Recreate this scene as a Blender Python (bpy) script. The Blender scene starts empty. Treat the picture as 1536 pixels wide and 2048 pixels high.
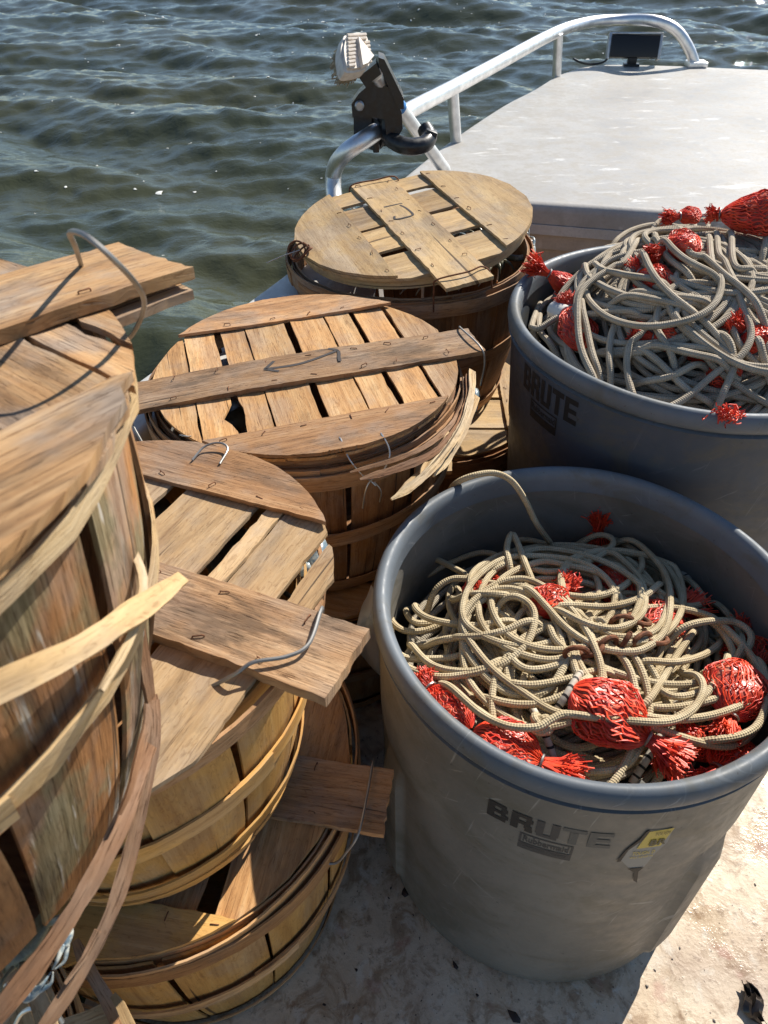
import bpy, bmesh, math, random
import numpy as np
from mathutils import Matrix, Vector, Euler

random.seed(7)
RNG = np.random.default_rng(7)
R = math.radians
SC = bpy.context.scene
COL = SC.collection
pi = math.pi

# ------------------------------------------------------------------ camera
CAM_H, CAM_F, CAM_P, CAM_R = 1.18, 1480.0, R(41.0), R(1.0)
_dn = np.array([0, -math.sin(CAM_P), -math.cos(CAM_P)])
_fw = np.array([0, math.cos(CAM_P), -math.sin(CAM_P)])
_rt = math.cos(CAM_R) * np.array([1.0, 0, 0]) + math.sin(CAM_R) * _dn
_dd = -math.sin(CAM_R) * np.array([1.0, 0, 0]) + math.cos(CAM_R) * _dn
cam_data = bpy.data.cameras.new('camera')
cam = bpy.data.objects.new('camera', cam_data)
COL.objects.link(cam)
M = Matrix.Identity(4)
for i in range(3):
    M[i][0], M[i][1], M[i][2] = _rt[i], -_dd[i], -_fw[i]
M[2][3] = CAM_H
cam.matrix_world = M
cam_data.sensor_fit = 'VERTICAL'
cam_data.sensor_height = 36.0
cam_data.sensor_width = 27.0
cam_data.lens = CAM_F / 2048 * 36
cam_data.clip_start = 0.02
cam_data.clip_end = 4000
cam_data.dof.use_dof = True
cam_data.dof.focus_distance = 1.15
cam_data.dof.aperture_fstop = 17.0
SC.camera = cam

# ------------------------------------------------------------------ light
SUN_EL, SUN_AZ = R(39.5), R(41.0)       # azimuth measured from +Y (away from the viewer) towards +X
world = bpy.data.worlds.new('World')
SC.world = world
world.use_nodes = True
wn = world.node_tree.nodes
sky = wn.new('ShaderNodeTexSky')
sky.sky_type = 'NISHITA'
sky.sun_disc = False
sky.sun_elevation = SUN_EL
sky.sun_rotation = SUN_AZ
sky.air_density = 1.0
sky.dust_density = 0.15
sky.ozone_density = 2.4
bg = wn['Background']
bg.inputs['Strength'].default_value = 0.082
world.node_tree.links.new(sky.outputs['Color'], bg.inputs['Color'])
sl = bpy.data.lights.new('sun', 'SUN')
sl.energy = 5.0
sl.angle = R(0.5)
sl.color = (1.0, 0.94, 0.85)
sun = bpy.data.objects.new('sun', sl)
COL.objects.link(sun)
sd = Vector((math.sin(SUN_AZ) * math.cos(SUN_EL), math.cos(SUN_AZ) * math.cos(SUN_EL), math.sin(SUN_EL)))
sun.rotation_euler = sd.to_track_quat('Z', 'Y').to_euler()
sun.location = (2, 5, 6)
SC.view_settings.view_transform = 'Standard'
SC.view_settings.look = 'None'
SC.view_settings.exposure = 0.57
SC.view_settings.gamma = 1.0
SC.view_settings.use_curve_mapping = False
SC.cycles.max_bounces = 8
SC.cycles.diffuse_bounces = 4
SC.cycles.use_denoising = True


# ------------------------------------------------------------------ sight lines used to survey the place
def ray(px, py):
    x, y = (px - 768) / CAM_F, (py - 1024) / CAM_F
    return _fw + x * _rt + y * _dd


def at(px, py, z):
    d = ray(px, py)
    return np.array([0, 0, CAM_H]) + d * ((z - CAM_H) / d[2])


def at_y(px, py, Y):
    d = ray(px, py)
    return np.array([0, 0, CAM_H]) + d * (Y / d[1])


def at_surf(px, py, h):
    d = ray(px, py)
    for s in np.linspace(0.3, 3.0, 1400):
        p = np.array([0, 0, CAM_H]) + d * s
        if p[2] <= h(p[0], p[1]):
            return p
    return p


# ------------------------------------------------------------------ object helpers
def link(name, me, mat=None, parent=None):
    o = bpy.data.objects.new(name, me)
    COL.objects.link(o)
    if mat is not None and me is not None:
        me.materials.append(mat)
    if parent is not None:
        o.parent = parent
    return o


def thing(name, label, cat, M=None, group=None):
    o = bpy.data.objects.new(name, None)
    o.empty_display_size = 0.05
    COL.objects.link(o)
    if M is not None:
        o.matrix_world = M
    o['label'] = label
    o['category'] = cat
    if group:
        o['group'] = group
    return o


def tag(o, label, cat, group=None):
    o['label'] = label
    o['category'] = cat
    if group:
        o['group'] = group
    return o


class MB:
    """collects verts / faces / uvs and makes one mesh"""

    def __init__(self):
        self.v, self.f, self.uv = [], [], []

    def add(self, v, f, uv=None):
        b = len(self.v)
        self.v.extend([tuple(map(float, p)) for p in v])
        self.f.extend([tuple(b + i for i in q) for q in f])
        self.uv.extend([tuple(map(float, p)) for p in (uv if uv is not None else [(0, 0)] * len(v))])
        return self

    def mesh(self, name, smooth=True, sharp=None):
        me = bpy.data.meshes.new(name)
        me.from_pydata(self.v, [], self.f)
        me.update()
        lv = np.empty(len(me.loops), dtype=np.int32)
        me.loops.foreach_get('vertex_index', lv)
        u = me.uv_layers.new(name='UVMap')
        u.data.foreach_set('uv', np.array(self.uv, dtype=np.float32)[lv].ravel())
        if smooth:
            me.shade_smooth()
            if sharp:
                me.set_sharp_from_angle(angle=sharp)
        return me

    def obj(self, name, mat, parent=None, smooth=True, sharp=R(40), seed=None):
        o = link(name, self.mesh(name, smooth, sharp), mat, parent)
        o['seed'] = float(random.random() * 40 if seed is None else seed)
        return o


def slab(P, th, uv, N=None):
    """closed sheet: P (n,m,3) is the upper surface, thickness th goes down along -N"""
    P = np.asarray(P, float)
    n, m = P.shape[:2]
    if N is None:
        du = np.gradient(P, axis=0)
        dv = np.gradient(P, axis=1)
        N = np.cross(du, dv)
        N /= np.linalg.norm(N, axis=2, keepdims=True) + 1e-12
    Q = P - N * th
    v = np.concatenate([P.reshape(-1, 3), Q.reshape(-1, 3)])
    u = np.asarray(uv, float).reshape(-1, 2)
    u2 = np.concatenate([u, u + 0.003])
    I = lambda i, j, s=0: s * n * m + i * m + j
    f = []
    for i in range(n - 1):
        for j in range(m - 1):
            f.append((I(i, j), I(i + 1, j), I(i + 1, j + 1), I(i, j + 1)))
            f.append((I(i, j, 1), I(i, j + 1, 1), I(i + 1, j + 1, 1), I(i + 1, j, 1)))
    for i in range(n - 1):
        f.append((I(i, 0), I(i, 0, 1), I(i + 1, 0, 1), I(i + 1, 0)))
        f.append((I(i, m - 1), I(i + 1, m - 1), I(i + 1, m - 1, 1), I(i, m - 1, 1)))
    for j in range(m - 1):
        f.append((I(0, j), I(0, j + 1), I(0, j + 1, 1), I(0, j, 1)))
        f.append((I(n - 1, j), I(n - 1, j, 1), I(n - 1, j + 1, 1), I(n - 1, j + 1)))
    return v, f, u2


def frames(P):
    P = np.asarray(P, float)
    T = np.gradient(P, axis=0)
    T /= np.linalg.norm(T, axis=1, keepdims=True) + 1e-12
    n = np.cross(T[0], [0, 0, 1.0])
    if np.linalg.norm(n) < 1e-3:
        n = np.cross(T[0], [1.0, 0, 0])
    n /= np.linalg.norm(n)
    N = [n]
    for i in range(1, len(P)):
        n = N[-1] - T[i] * (N[-1] @ T[i])
        n /= np.linalg.norm(n) + 1e-12
        N.append(n)
    N = np.array(N)
    return T, N, np.cross(T, N)


def tube(P, r, sides=8, cap=True):
    P = np.asarray(P, float)
    T, N, B = frames(P)
    r = np.broadcast_to(np.asarray(r, float), (len(P),))
    a = np.arange(sides + 1) / sides * 2 * pi
    s = np.concatenate([[0], np.cumsum(np.linalg.norm(np.diff(P, axis=0), axis=1))])
    v, uv = [], []
    for i in range(len(P)):
        v.append(P[i] + r[i] * (np.cos(a)[:, None] * N[i] + np.sin(a)[:, None] * B[i]))
        uv.append(np.stack([a / (2 * pi), np.full(sides + 1, s[i])], 1))
    v = np.concatenate(v)
    uv = np.concatenate(uv)
    k = sides + 1
    f = [(i * k + j, i * k + j + 1, (i + 1) * k + j + 1, (i + 1) * k + j) for i in range(len(P) - 1) for j in range(sides)]
    if cap:
        f.append(tuple(range(sides - 1, -1, -1)))
        b = (len(P) - 1) * k
        f.append(tuple(b + j for j in range(sides)))
    return v, f, uv


def spline(P, step):
    """Catmull-Rom through P, resampled every `step`"""
    P = np.asarray(P, float)
    Q = np.concatenate([[2 * P[0] - P[1]], P, [2 * P[-1] - P[-2]]])
    out = []
    for i in range(1, len(Q) - 2):
        p0, p1, p2, p3 = Q[i - 1:i + 3]
        for t in np.linspace(0, 1, 24, endpoint=False):
            out.append(.5 * ((2 * p1) + (-p0 + p2) * t + (2 * p0 - 5 * p1 + 4 * p2 - p3) * t * t + (-p0 + 3 * p1 - 3 * p2 + p3) * t ** 3))
    out.append(P[-1])
    out = np.array(out)
    s = np.concatenate([[0], np.cumsum(np.linalg.norm(np.diff(out, axis=0), axis=1))])
    n = max(3, int(s[-1] / step))
    q = np.linspace(0, s[-1], n)
    return np.stack([np.interp(q, s, out[:, k]) for k in range(out.shape[1])], 1)


def box(c, s, Rm=None, bev=0.0):
    bm = bmesh.new()
    bmesh.ops.create_cube(bm, size=1.0)
    bmesh.ops.scale(bm, vec=s, verts=bm.verts)
    if bev:
        bmesh.ops.bevel(bm, geom=bm.edges[:], offset=bev, segments=2, affect='EDGES', profile=.6)
    if Rm is not None:
        bmesh.ops.transform(bm, matrix=Rm.to_4x4() if hasattr(Rm, 'to_4x4') else Rm, verts=bm.verts)
    bmesh.ops.translate(bm, vec=Vector(tuple(map(float, c))), verts=bm.verts)
    bm.verts.index_update()
    v = [tuple(p.co) for p in bm.verts]
    f = [tuple(q.index for q in fa.verts) for fa in bm.faces]
    bm.free()
    return v, f


def prism(outline, ex, ey, ez, org, depth):
    """polygon outline [(a,b)] in the frame org + a*ex + b*ey, extruded by depth along ez (centred)"""
    n = len(outline)
    ex, ey, ez, org = map(lambda q: np.asarray(q, float), (ex, ey, ez, org))
    v = [org + a * ex + b * ey + s * depth / 2 * ez for s in (-1, 1) for a, b in outline]
    f = [tuple(range(n - 1, -1, -1)), tuple(range(n, 2 * n))]
    f += [(i, (i + 1) % n, n + (i + 1) % n, n + i) for i in range(n)]
    return v, f


# ------------------------------------------------------------------ material helpers
class NT:
    def __init__(self, name):
        self.m = bpy.data.materials.new(name)
        self.m.use_nodes = True
        self.t = self.m.node_tree
        self.b = self.t.nodes['Principled BSDF']

    def n(self, typ, **kw):
        o = self.t.nodes.new(typ)
        for k, v in kw.items():
            setattr(o, k, v)
        return o

    def l(self, a, b):
        self.t.links.new(a, b)

    def uv(self):
        return self.n('ShaderNodeTexCoord').outputs['UV']

    def ob(self):
        return self.n('ShaderNodeTexCoord').outputs['Object']

    def pos(self):
        return self.n('ShaderNodeNewGeometry').outputs['Position']

    def seed(self):
        return self.n('ShaderNodeAttribute', attribute_type='OBJECT', attribute_name='seed').outputs['Fac']

    def sv(self, vec, s, seed=None):
        """vec * s (+ seed offset)"""
        a = self.n('ShaderNodeVectorMath', operation='MULTIPLY')
        self.l(vec, a.inputs[0])
        a.inputs[1].default_value = s
        if seed is None:
            return a.outputs[0]
        c = self.n('ShaderNodeCombineXYZ')
        for i in range(3):
            self.l(seed, c.inputs[i])
        b = self.n('ShaderNodeVectorMath', operation='MULTIPLY_ADD')
        self.l(c.outputs[0], b.inputs[0])
        b.inputs[1].default_value = (3.17, 1.73, 5.31)
        self.l(a.outputs[0], b.inputs[2])
        return b.outputs[0]

    def noise(self, vec, scale=1.0, detail=3, rough=.55, dist=0.0):
        o = self.n('ShaderNodeTexNoise')
        self.l(vec, o.inputs['Vector'])
        o.inputs['Scale'].default_value = scale
        o.inputs['Detail'].default_value = detail
        o.inputs['Roughness'].default_value = rough
        o.inputs['Distortion'].default_value = dist
        return o.outputs['Fac']

    def ramp(self, fac, stops, interp='LINEAR'):
        o = self.n('ShaderNodeValToRGB')
        o.color_ramp.interpolation = interp
        e = o.color_ramp.elements
        while len(e) < len(stops):
            e.new(0.5)
        for i, (p, c) in enumerate(stops):
            e[i].position = p
            e[i].color = (*c, 1) if len(c) == 3 else c
        self.l(fac, o.inputs[0])
        return o.outputs[0]

    def step(self, fac, a, b, lo=0.0, hi=1.0):
        o = self.n('ShaderNodeMapRange')
        o.interpolation_type = 'SMOOTHSTEP'
        self.l(fac, o.inputs[0])
        for i, v in enumerate((a, b, lo, hi)):
            o.inputs[1 + i].default_value = v
        return o.outputs[0]

    def math(self, op, a, b=None, c=None):
        o = self.n('ShaderNodeMath', operation=op)
        for i, q in enumerate((a, b, c)):
            if q is None:
                continue
            if isinstance(q, (int, float)):
                o.inputs[i].default_value = q
            else:
                self.l(q, o.inputs[i])
        return o.outputs[0]

    def mix(self, fac, a, b, mode='MIX'):
        o = self.n('ShaderNodeMix', data_type='RGBA', blend_type=mode)
        for k, q in ((0, fac), (6, a), (7, b)):
            if isinstance(q, (int, float)):
                o.inputs[k].default_value = q
            elif isinstance(q, tuple):
                o.inputs[k].default_value = (*q, 1) if len(q) == 3 else q
            else:
                self.l(q, o.inputs[k])
        return o.outputs[2]

    def bump(self, h, strength=.4, dist=.002):
        o = self.n('ShaderNodeBump')
        o.inputs['Strength'].default_value = strength
        o.inputs['Distance'].default_value = dist
        self.l(h, o.inputs['Height'])
        self.l(o.outputs[0], self.b.inputs['Normal'])

    def col(self, c):
        if isinstance(c, tuple):
            self.b.inputs['Base Color'].default_value = (*c, 1)
        else:
            self.l(c, self.b.inputs['Base Color'])

    def set(self, **kw):
        for k, v in kw.items():
            i = self.b.inputs[k.replace('_', ' ')]
            if isinstance(v, (int, float, tuple)):
                i.default_value = v
            else:
                self.l(v, i)
        return self


def wood(name, cols, stain=.35, stain_col=(.055, .038, .026), pores=.5, grey=0.0, bump=.45, rough=.72, moss=0.0):
    m = NT(name)
    uv, sd = m.uv(), m.seed()
    fig = m.noise(m.sv(uv, (3.2, 34, 1), sd), 1, 3, .55, 1.6)
    fib = m.noise(m.sv(uv, (14, 300, 1), sd), 1, 5, .65)
    blo = m.noise(m.sv(uv, (13, 17, 1), sd), 1, 4, .6)
    brd = m.noise(m.sv(uv, (1.2, 9, 1), sd), 1, 2, .5)
    f = m.math('ADD', m.math('MULTIPLY', fig, .46), m.math('ADD', m.math('MULTIPLY', fib, .34), m.math('MULTIPLY', brd, .3)))
    c = m.ramp(f, [(.36, cols[0]), (.54, cols[1]), (.72, cols[2])])
    # each board has its own tone
    sv = m.math('FRACT', m.math('MULTIPLY', sd, 7.31))
    c = m.mix(1.0, c, m.ramp(sv, [(0, (.74, .72, .70)), (.5, (1, 1, 1)), (1, (1.16, 1.12, 1.06))]), 'MULTIPLY')
    gr = m.math('MULTIPLY', m.step(blo, .42, .66), .35 + grey)
    c = m.mix(gr, c, m.ramp(f, [(.38, (.15, .118, .095)), (.7, (.40, .335, .275))]))
    if moss:
        mo = m.noise(m.sv(uv, (9, 13, 1), sd), 1.3, 4, .6)
        c = m.mix(m.math('MULTIPLY', m.step(mo, .44, .56), moss), c, m.ramp(fib, [(.3, (.085, .082, .035)), (.7, (.30, .275, .165))]))
        wh = m.noise(m.sv(uv, (10, 110, 1), sd), 1, 4, .7)
        c = m.mix(m.math('MULTIPLY', m.step(wh, .55, .64), m.step(mo, .38, .54)), c, (.50, .46, .40))
    st = m.math('MULTIPLY', m.step(m.noise(m.sv(uv, (7, 26, 1), sd), 1, 5, .68, .5), .49, .67), stain)
    c = m.mix(st, c, stain_col)
    cr = m.noise(m.sv(uv, (70, 190, 1), sd), 1, 3, .6, 1.5)
    c = m.mix(m.math('MULTIPLY', m.step(cr, .56, .66), .42), c, m.mix(1.0, c, (.52, .43, .36), 'MULTIPLY'))
    c = m.mix(m.math('MULTIPLY', m.step(cr, .44, .34), .22), c, m.mix(1.0, c, (1.35, 1.33, 1.3), 'MULTIPLY'))
    po = m.noise(m.sv(uv, (34, 900, 1), sd), 1, 2, .5)
    pm = m.step(po, .60, .70)
    c = m.mix(m.math('MULTIPLY', pm, pores), c, m.mix(1.0, c, (.34, .27, .22), 'MULTIPLY'))
    ck = m.noise(m.sv(uv, (2.2, 120, 1), sd), 1, 2, .5, .4)
    cm = m.step(ck, .70, .735)
    c = m.mix(m.math('MULTIPLY', cm, .8), c, (.04, .024, .015))
    m.col(c)
    h = m.math('SUBTRACT', m.math('MULTIPLY', fib, 1.0), m.math('ADD', m.math('MULTIPLY', pm, .5), m.math('MULTIPLY', cm, 1.4)))
    m.bump(h, bump, .0016)
    m.set(Roughness=rough)
    m.b.inputs['Specular IOR Level'].default_value = .25
    return m.m


WD = {
    'tan': wood('tan_veneer', [(.30, .140, .050), (.54, .295, .118), (.69, .455, .225)], stain=.30, pores=.6),
    'khaki': wood('khaki_veneer', [(.33, .205, .090), (.50, .335, .160), (.60, .43, .225)], stain=.28, pores=.35, grey=.1, bump=.3),
    'grey': wood('greyed_board', [(.17, .092, .046), (.38, .225, .115), (.53, .36, .21)], stain=.65, pores=.8, grey=.05, bump=.8),
    'brown': wood('brown_board', [(.21, .100, .042), (.42, .225, .102), (.56, .345, .18)], stain=.4, pores=.7, grey=.15, bump=.6),
    'fresh': wood('fresh_veneer', [(.42, .205, .055), (.60, .335, .098), (.70, .43, .15)], stain=.12, pores=.2, bump=.25, rough=.6),
    'dark': wood('dark_veneer', [(.14, .058, .020), (.27, .125, .045), (.38, .20, .085)], stain=.4, pores=.5, bump=.4),  # darker brown than the other veneers
    'moss': wood('mossy_veneer', [(.18, .075, .025), (.36, .17, .062), (.50, .30, .14)], stain=.75, pores=.8, grey=.3, bump=.8, moss=.75),
    'pale': wood('pale_splint', [(.34, .21, .095), (.52, .36, .18), (.68, .54, .34)], stain=.3, pores=.5, grey=.05, bump=.7),
    'tan2': wood('pale_tan_veneer', [(.31, .175, .080), (.51, .34, .175), (.62, .45, .265)], stain=.30, pores=.5, grey=.1),
    'umber': wood('umber_stave', [(.15, .068, .026), (.31, .155, .062), (.45, .265, .125)], stain=.5, pores=.6, grey=-.1),
    'worn': wood('worn_veneer', [(.23, .115, .048), (.44, .25, .110), (.60, .40, .21)], stain=.5, pores=.7, grey=.45, bump=.7),
    'reddish': wood('reddish_splint', [(.13, .060, .027), (.25, .128, .064), (.37, .22, .12)], stain=.4, pores=.7, grey=-.1, bump=.7),
}


def simple(name, c, rough=.5, metal=0.0, **kw):
    m = NT(name)
    m.col(c)
    m.set(Roughness=rough, Metallic=metal, **kw)
    return m.m


def metal(name, c, rough=.3, var=.15):
    m = NT(name)
    n = m.noise(m.sv(m.pos(), (18, 18, 18)), 1, 5, .6)
    m.col(m.mix(m.step(n, .35, .7), c, tuple(x * .72 for x in c)))
    m.set(Metallic=1.0, Roughness=m.step(n, .2, .8, rough - var * .5, rough + var))
    return m.m


WIRE = metal('galvanised_wire', (.36, .35, .33), .48)
WIREB = metal('bright_wire', (.72, .71, .68), .34)
ALU = metal('brushed_aluminium', (.88, .88, .88), .44, .05)
RUST = None
_m = NT('rusty_steel')
_n = _m.noise(_m.sv(_m.pos(), (160, 160, 160)), 1, 4, .6)
_m.col(_m.ramp(_n, [(.3, (.07, .030, .016)), (.55, (.19, .070, .028)), (.75, (.30, .13, .06))]))
_m.set(Roughness=.8, Metallic=.25)
_m.bump(_n, .4, .001)
RUST = _m.m
INK = simple('marker_ink', (.045, .036, .032), .7)
BLACKP = None
_m = NT('black_plastic')
_n = _m.noise(_m.sv(_m.pos(), (70, 70, 70)), 1, 4, .6)
_m.col(_m.mix(_m.step(_n, .4, .75), (.012, .012, .013), (.035, .034, .033)))
_m.set(Roughness=_m.step(_n, .3, .7, .3, .5))
BLACKP = _m.m

# bin plastic: scuffed, with scratches and grime
def bin_plastic(name, base, scuff):
    m = NT(name)
    p, uv = m.ob(), m.uv()
    big = m.noise(m.sv(p, (5, 5, 4)), 1, 5, .6)
    fine = m.noise(m.sv(p, (60, 60, 60)), 1, 5, .65)
    c = m.mix(m.step(big, .34, .66), base, tuple(x * .72 for x in base))
    # dried grime: brownish
    gr = m.noise(m.sv(p, (9, 9, 15)), 1, 6, .68, .6)
    c = m.mix(m.math('MULTIPLY', m.step(gr, .46, .66), .62), c, (.125, .115, .085))
    for s, rot in (((9, 120, 1), .5), ((13, 150, 1), -.7), ((150, 7, 1), .2)):
        mp = m.n('ShaderNodeMapping')
        mp.inputs['Rotation'].default_value = (0, 0, rot)
        m.l(uv, mp.inputs[0])
        sc = m.noise(m.sv(mp.outputs[0], s), 1, 3, .6, .3)
        mask = m.math('MULTIPLY', m.step(sc, .64, .72), m.step(big, .42, .6))
        c = m.mix(m.math('MULTIPLY', mask, .42), c, scuff)
    sp = m.noise(m.sv(p, (140, 140, 140)), 1, 2, .5)
    c = m.mix(m.math('MULTIPLY', m.step(sp, .70, .76), .5), c, (.06, .05, .04))
    m.col(c)
    m.set(Roughness=m.step(fine, .3, .7, .40, .58))
    m.b.inputs['Specular IOR Level'].default_value = .35
    m.bump(m.math('ADD', fine, m.math('MULTIPLY', big, .5)), .12, .0015)
    return m.m


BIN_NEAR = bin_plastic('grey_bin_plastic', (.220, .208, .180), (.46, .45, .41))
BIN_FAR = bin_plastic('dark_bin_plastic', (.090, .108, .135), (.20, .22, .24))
RIMP = bin_plastic('bluish_rim_plastic', (.165, .188, .210), (.36, .375, .38))
PRINT = simple('black_print', (.018, .018, .018), .6)
PRINT_FADED = simple('faded_print', (.082, .086, .082), .6)
STICKER = simple('sticker_grey', (.23, .235, .22), .5)
STICKER_Y = simple('sticker_yellow', (.52, .40, .07), .5)


def rope_mat(name, c0, c1, dirt):
    m = NT(name)
    uv = m.uv()
    sep = m.n('ShaderNodeSeparateXYZ')
    m.l(uv, sep.inputs[0])
    u, v = sep.outputs[0], sep.outputs[1]
    k = 2 * pi
    a = m.math('SINE', m.math('ADD', m.math('MULTIPLY', u, k * 5), m.math('MULTIPLY', v, k / .0060)))
    b = m.math('SINE', m.math('SUBTRACT', m.math('MULTIPLY', u, k * 5), m.math('MULTIPLY', v, k / .0060)))
    br = m.math('MULTIPLY', a, b)
    n = m.noise(m.sv(m.pos(), (26, 26, 26)), 1, 5, .65)
    nf = m.noise(m.sv(m.pos(), (420, 420, 420)), 1, 2, .5)
    c = m.mix(m.step(n, .35, .68), c0, c1)
    c = m.mix(m.math('MULTIPLY', m.step(m.noise(m.sv(m.pos(), (11, 11, 11)), 1, 4, .6), .55, .72), .6), c, dirt)
    c = m.mix(m.math('MULTIPLY', m.step(br, .25, -.55), .26), c, m.mix(1.0, c, (.42, .37, .31), 'MULTIPLY'))  # shade in the braid's crevices is painted into the rope colour
    c = m.mix(m.step(nf, .3, .7, 0, .25), c, m.mix(1.0, c, (.7, .68, .64), 'MULTIPLY'))
    m.col(c)
    m.bump(m.math('ADD', br, nf), .6, .0009)
    m.set(Roughness=.85)
    m.b.inputs['Specular IOR Level'].default_value = .15
    return m.m


ROPE_A = rope_mat('tan_braid', (.50, .400, .245), (.62, .520, .345), (.27, .195, .105))
ROPE_B = rope_mat('grey_braid', (.42, .355, .265), (.52, .45, .35), (.25, .20, .145))
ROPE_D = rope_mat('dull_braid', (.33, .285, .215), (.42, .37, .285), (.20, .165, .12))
_m = NT('ticked_cord')
_s = _m.n('ShaderNodeSeparateXYZ')
_m.l(_m.uv(), _s.inputs[0])
_t = _m.math('FRACT', _m.math('ADD', _m.math('MULTIPLY', _s.outputs[1], 85.0), _m.math('MULTIPLY', _m.math('SINE', _m.math('MULTIPLY', _s.outputs[0], 6.283)), .12)))
_n = _m.noise(_m.sv(_m.pos(), (45, 45, 45)), 1, 4, .6)
_w = _m.mix(_m.step(_n, .35, .7), (.58, .53, .44), (.40, .33, .24))
_m.col(_m.mix(_m.step(_t, .74, .79), _w, (.012, .011, .011)))
_m.set(Roughness=.7)
_b2 = _m.math('SINE', _m.math('MULTIPLY', _s.outputs[1], 2 * pi * 170))
_m.bump(_b2, .08, .0005)
TICK = _m.m

_m = NT('red_net_strand')
_n = _m.noise(_m.sv(_m.pos(), (55, 55, 55)), 1, 3, .5)
_m.col(_m.mix(_m.step(_n, .35, .7), (.84, .085, .028), (.66, .035, .018)))
_m.set(Roughness=.42)
NET = _m.m
_m = NT('net_lit_bait')
_n = _m.noise(_m.sv(_m.pos(), (60, 60, 60)), 1, 5, .62)
_m.col(_m.ramp(_n, [(.30, (.26, .022, .012)), (.50, (.50, .06, .03)), (.62, (.58, .20, .11)), (.70, (.74, .56, .44))]))  # red light coming through the net is put into the bait colour
_m.set(Roughness=.3)
_m.bump(_n, .6, .004)
BAIT = _m.m


# ------------------------------------------------------------------ the setting: water, hull, decks
WATER_Z = -0.36
def waves(x, y):
    """a wind chop: many short-crested trains with peaked crests, running from the upper picture edge to the boat"""
    rs = np.random.default_rng(11)
    h = np.zeros_like(x)
    for lam, amp, n, spread in ((3.0, .052, 5, .30), (1.6, .036, 8, .40), (.85, .0150, 9, .5), (.42, .0080, 12, .6), (.20, .0036, 16, .8), (.11, .0015, 14, 1.0)):
        for _ in range(n):
            L = lam * rs.uniform(.75, 1.35)
            th = R(252) + rs.normal(0, spread)
            k = 2 * pi / L
            ph = rs.uniform(0, 2 * pi)
            a = amp * rs.uniform(.4, 1.0) / math.sqrt(n) * 1.9
            q = k * (x * math.cos(th) + y * math.sin(th)) + ph + .7 * np.sin(.35 * k * (x * math.sin(th) - y * math.cos(th)) + ph * 2)
            h += a * (np.sin(q) + .22 * np.sin(2 * q + pi / 2))
    return h


def water_material():
    m = NT('river_water')
    p = m.pos()
    n1 = m.noise(m.sv(p, (9, 13, 1)), 1, 5, .6, .6)
    n2 = m.noise(m.sv(p, (38, 55, 1)), 1, 3, .55)
    big = m.noise(m.sv(p, (.35, .5, 1)), 1, 2, .5)
    m.col(m.mix(m.step(big, .35, .65), (.046, .051, .023), (.060, .060, .024)))
    m.set(Roughness=.06, IOR=1.333)
    m.b.inputs['Specular IOR Level'].default_value = 1.0
    m.b.inputs['Specular Tint'].default_value = (.66, .86, 1.0, 1)  # blue of the sky put into the tint of the reflection
    m.bump(m.math('ADD', m.math('MULTIPLY', n1, 1.0), m.math('MULTIPLY', n2, .30)), .7, .009)
    return m.m


WATER = water_material()
ys = np.concatenate([np.arange(-1.5, 8, .034), 8 * 1.0052 ** np.arange(0, 300)])
ys = ys[ys < 38]
xs = np.linspace(-1, 1, 560)
gx = np.outer(np.ones(len(ys)), xs) * (4.2 + .62 * np.maximum(ys, 0))[:, None] + 1.2
gy = np.outer(ys, np.ones(len(xs)))
gz = waves(gx, gy) * np.clip((40 - gy) / 14, 0, 1) + WATER_Z
n, mcol = gx.shape
V = np.stack([gx, gy, gz], 2).reshape(-1, 3)
ii = (np.arange(n - 1)[:, None] * mcol + np.arange(mcol - 1)[None, :]).ravel()
F = np.stack([ii, ii + 1, ii + mcol + 1, ii + mcol], 1)
me = bpy.data.meshes.new('water')
me.vertices.add(len(V)); me.vertices.foreach_set('co', V.ravel())
me.loops.add(F.size); me.loops.foreach_set('vertex_index', F.ravel().astype(np.int32))
me.polygons.add(len(F)); me.polygons.foreach_set('loop_start', np.arange(0, F.size, 4, dtype=np.int32))
me.update(calc_edges=True); me.validate(); me.shade_smooth()
o = link('water', me, WATER); o['kind'] = 'structure'
# the open water all around and out to the horizon
S = 3000.0
x0, x1, y0, y1 = -3.2, 5.6, -1.45, 37.0
far = MB()
far.add([(-S, -S, WATER_Z - .17), (S, -S, WATER_Z - .17), (S, S, WATER_Z - .17), (-S, S, WATER_Z - .17)], [(0, 1, 2, 3)])
o = far.obj('open_water', WATER); o['kind'] = 'structure'

# foam flecks floating on the water
mb = MB()
rs = np.random.default_rng(5)
FOAM = NT('foam')
FOAM.col((.80, .80, .74)); FOAM.set(Roughness=.6); FOAM = FOAM.m
cl = [(rs.uniform(-3.5, 4), rs.uniform(1.2, 13)) for _ in range(80)]
for k in range(420):
    c = cl[rs.integers(len(cl))]
    x, y = c[0] + rs.normal(0, .35), c[1] + rs.normal(0, .4)
    r = rs.uniform(.003, .008) if rs.random() < .88 else rs.uniform(.010, .022)
    a = np.arange(7) / 7 * 2 * pi
    rr = r * (1 + .35 * rs.standard_normal(7))
    px, py = x + rr * np.cos(a) * 1.3, y + rr * np.sin(a)
    pz = waves(px, py) + WATER_Z + .003
    cz = float(waves(np.array([x]), np.array([y]))[0]) + WATER_Z + .003 + r * .35
    mb.add([(x, y, cz)] + list(zip(px, py, pz)), [(0, 1 + i, 1 + (i + 1) % 7) for i in range(7)])
o = mb.obj('foam', FOAM); o['kind'] = 'stuff'

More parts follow.
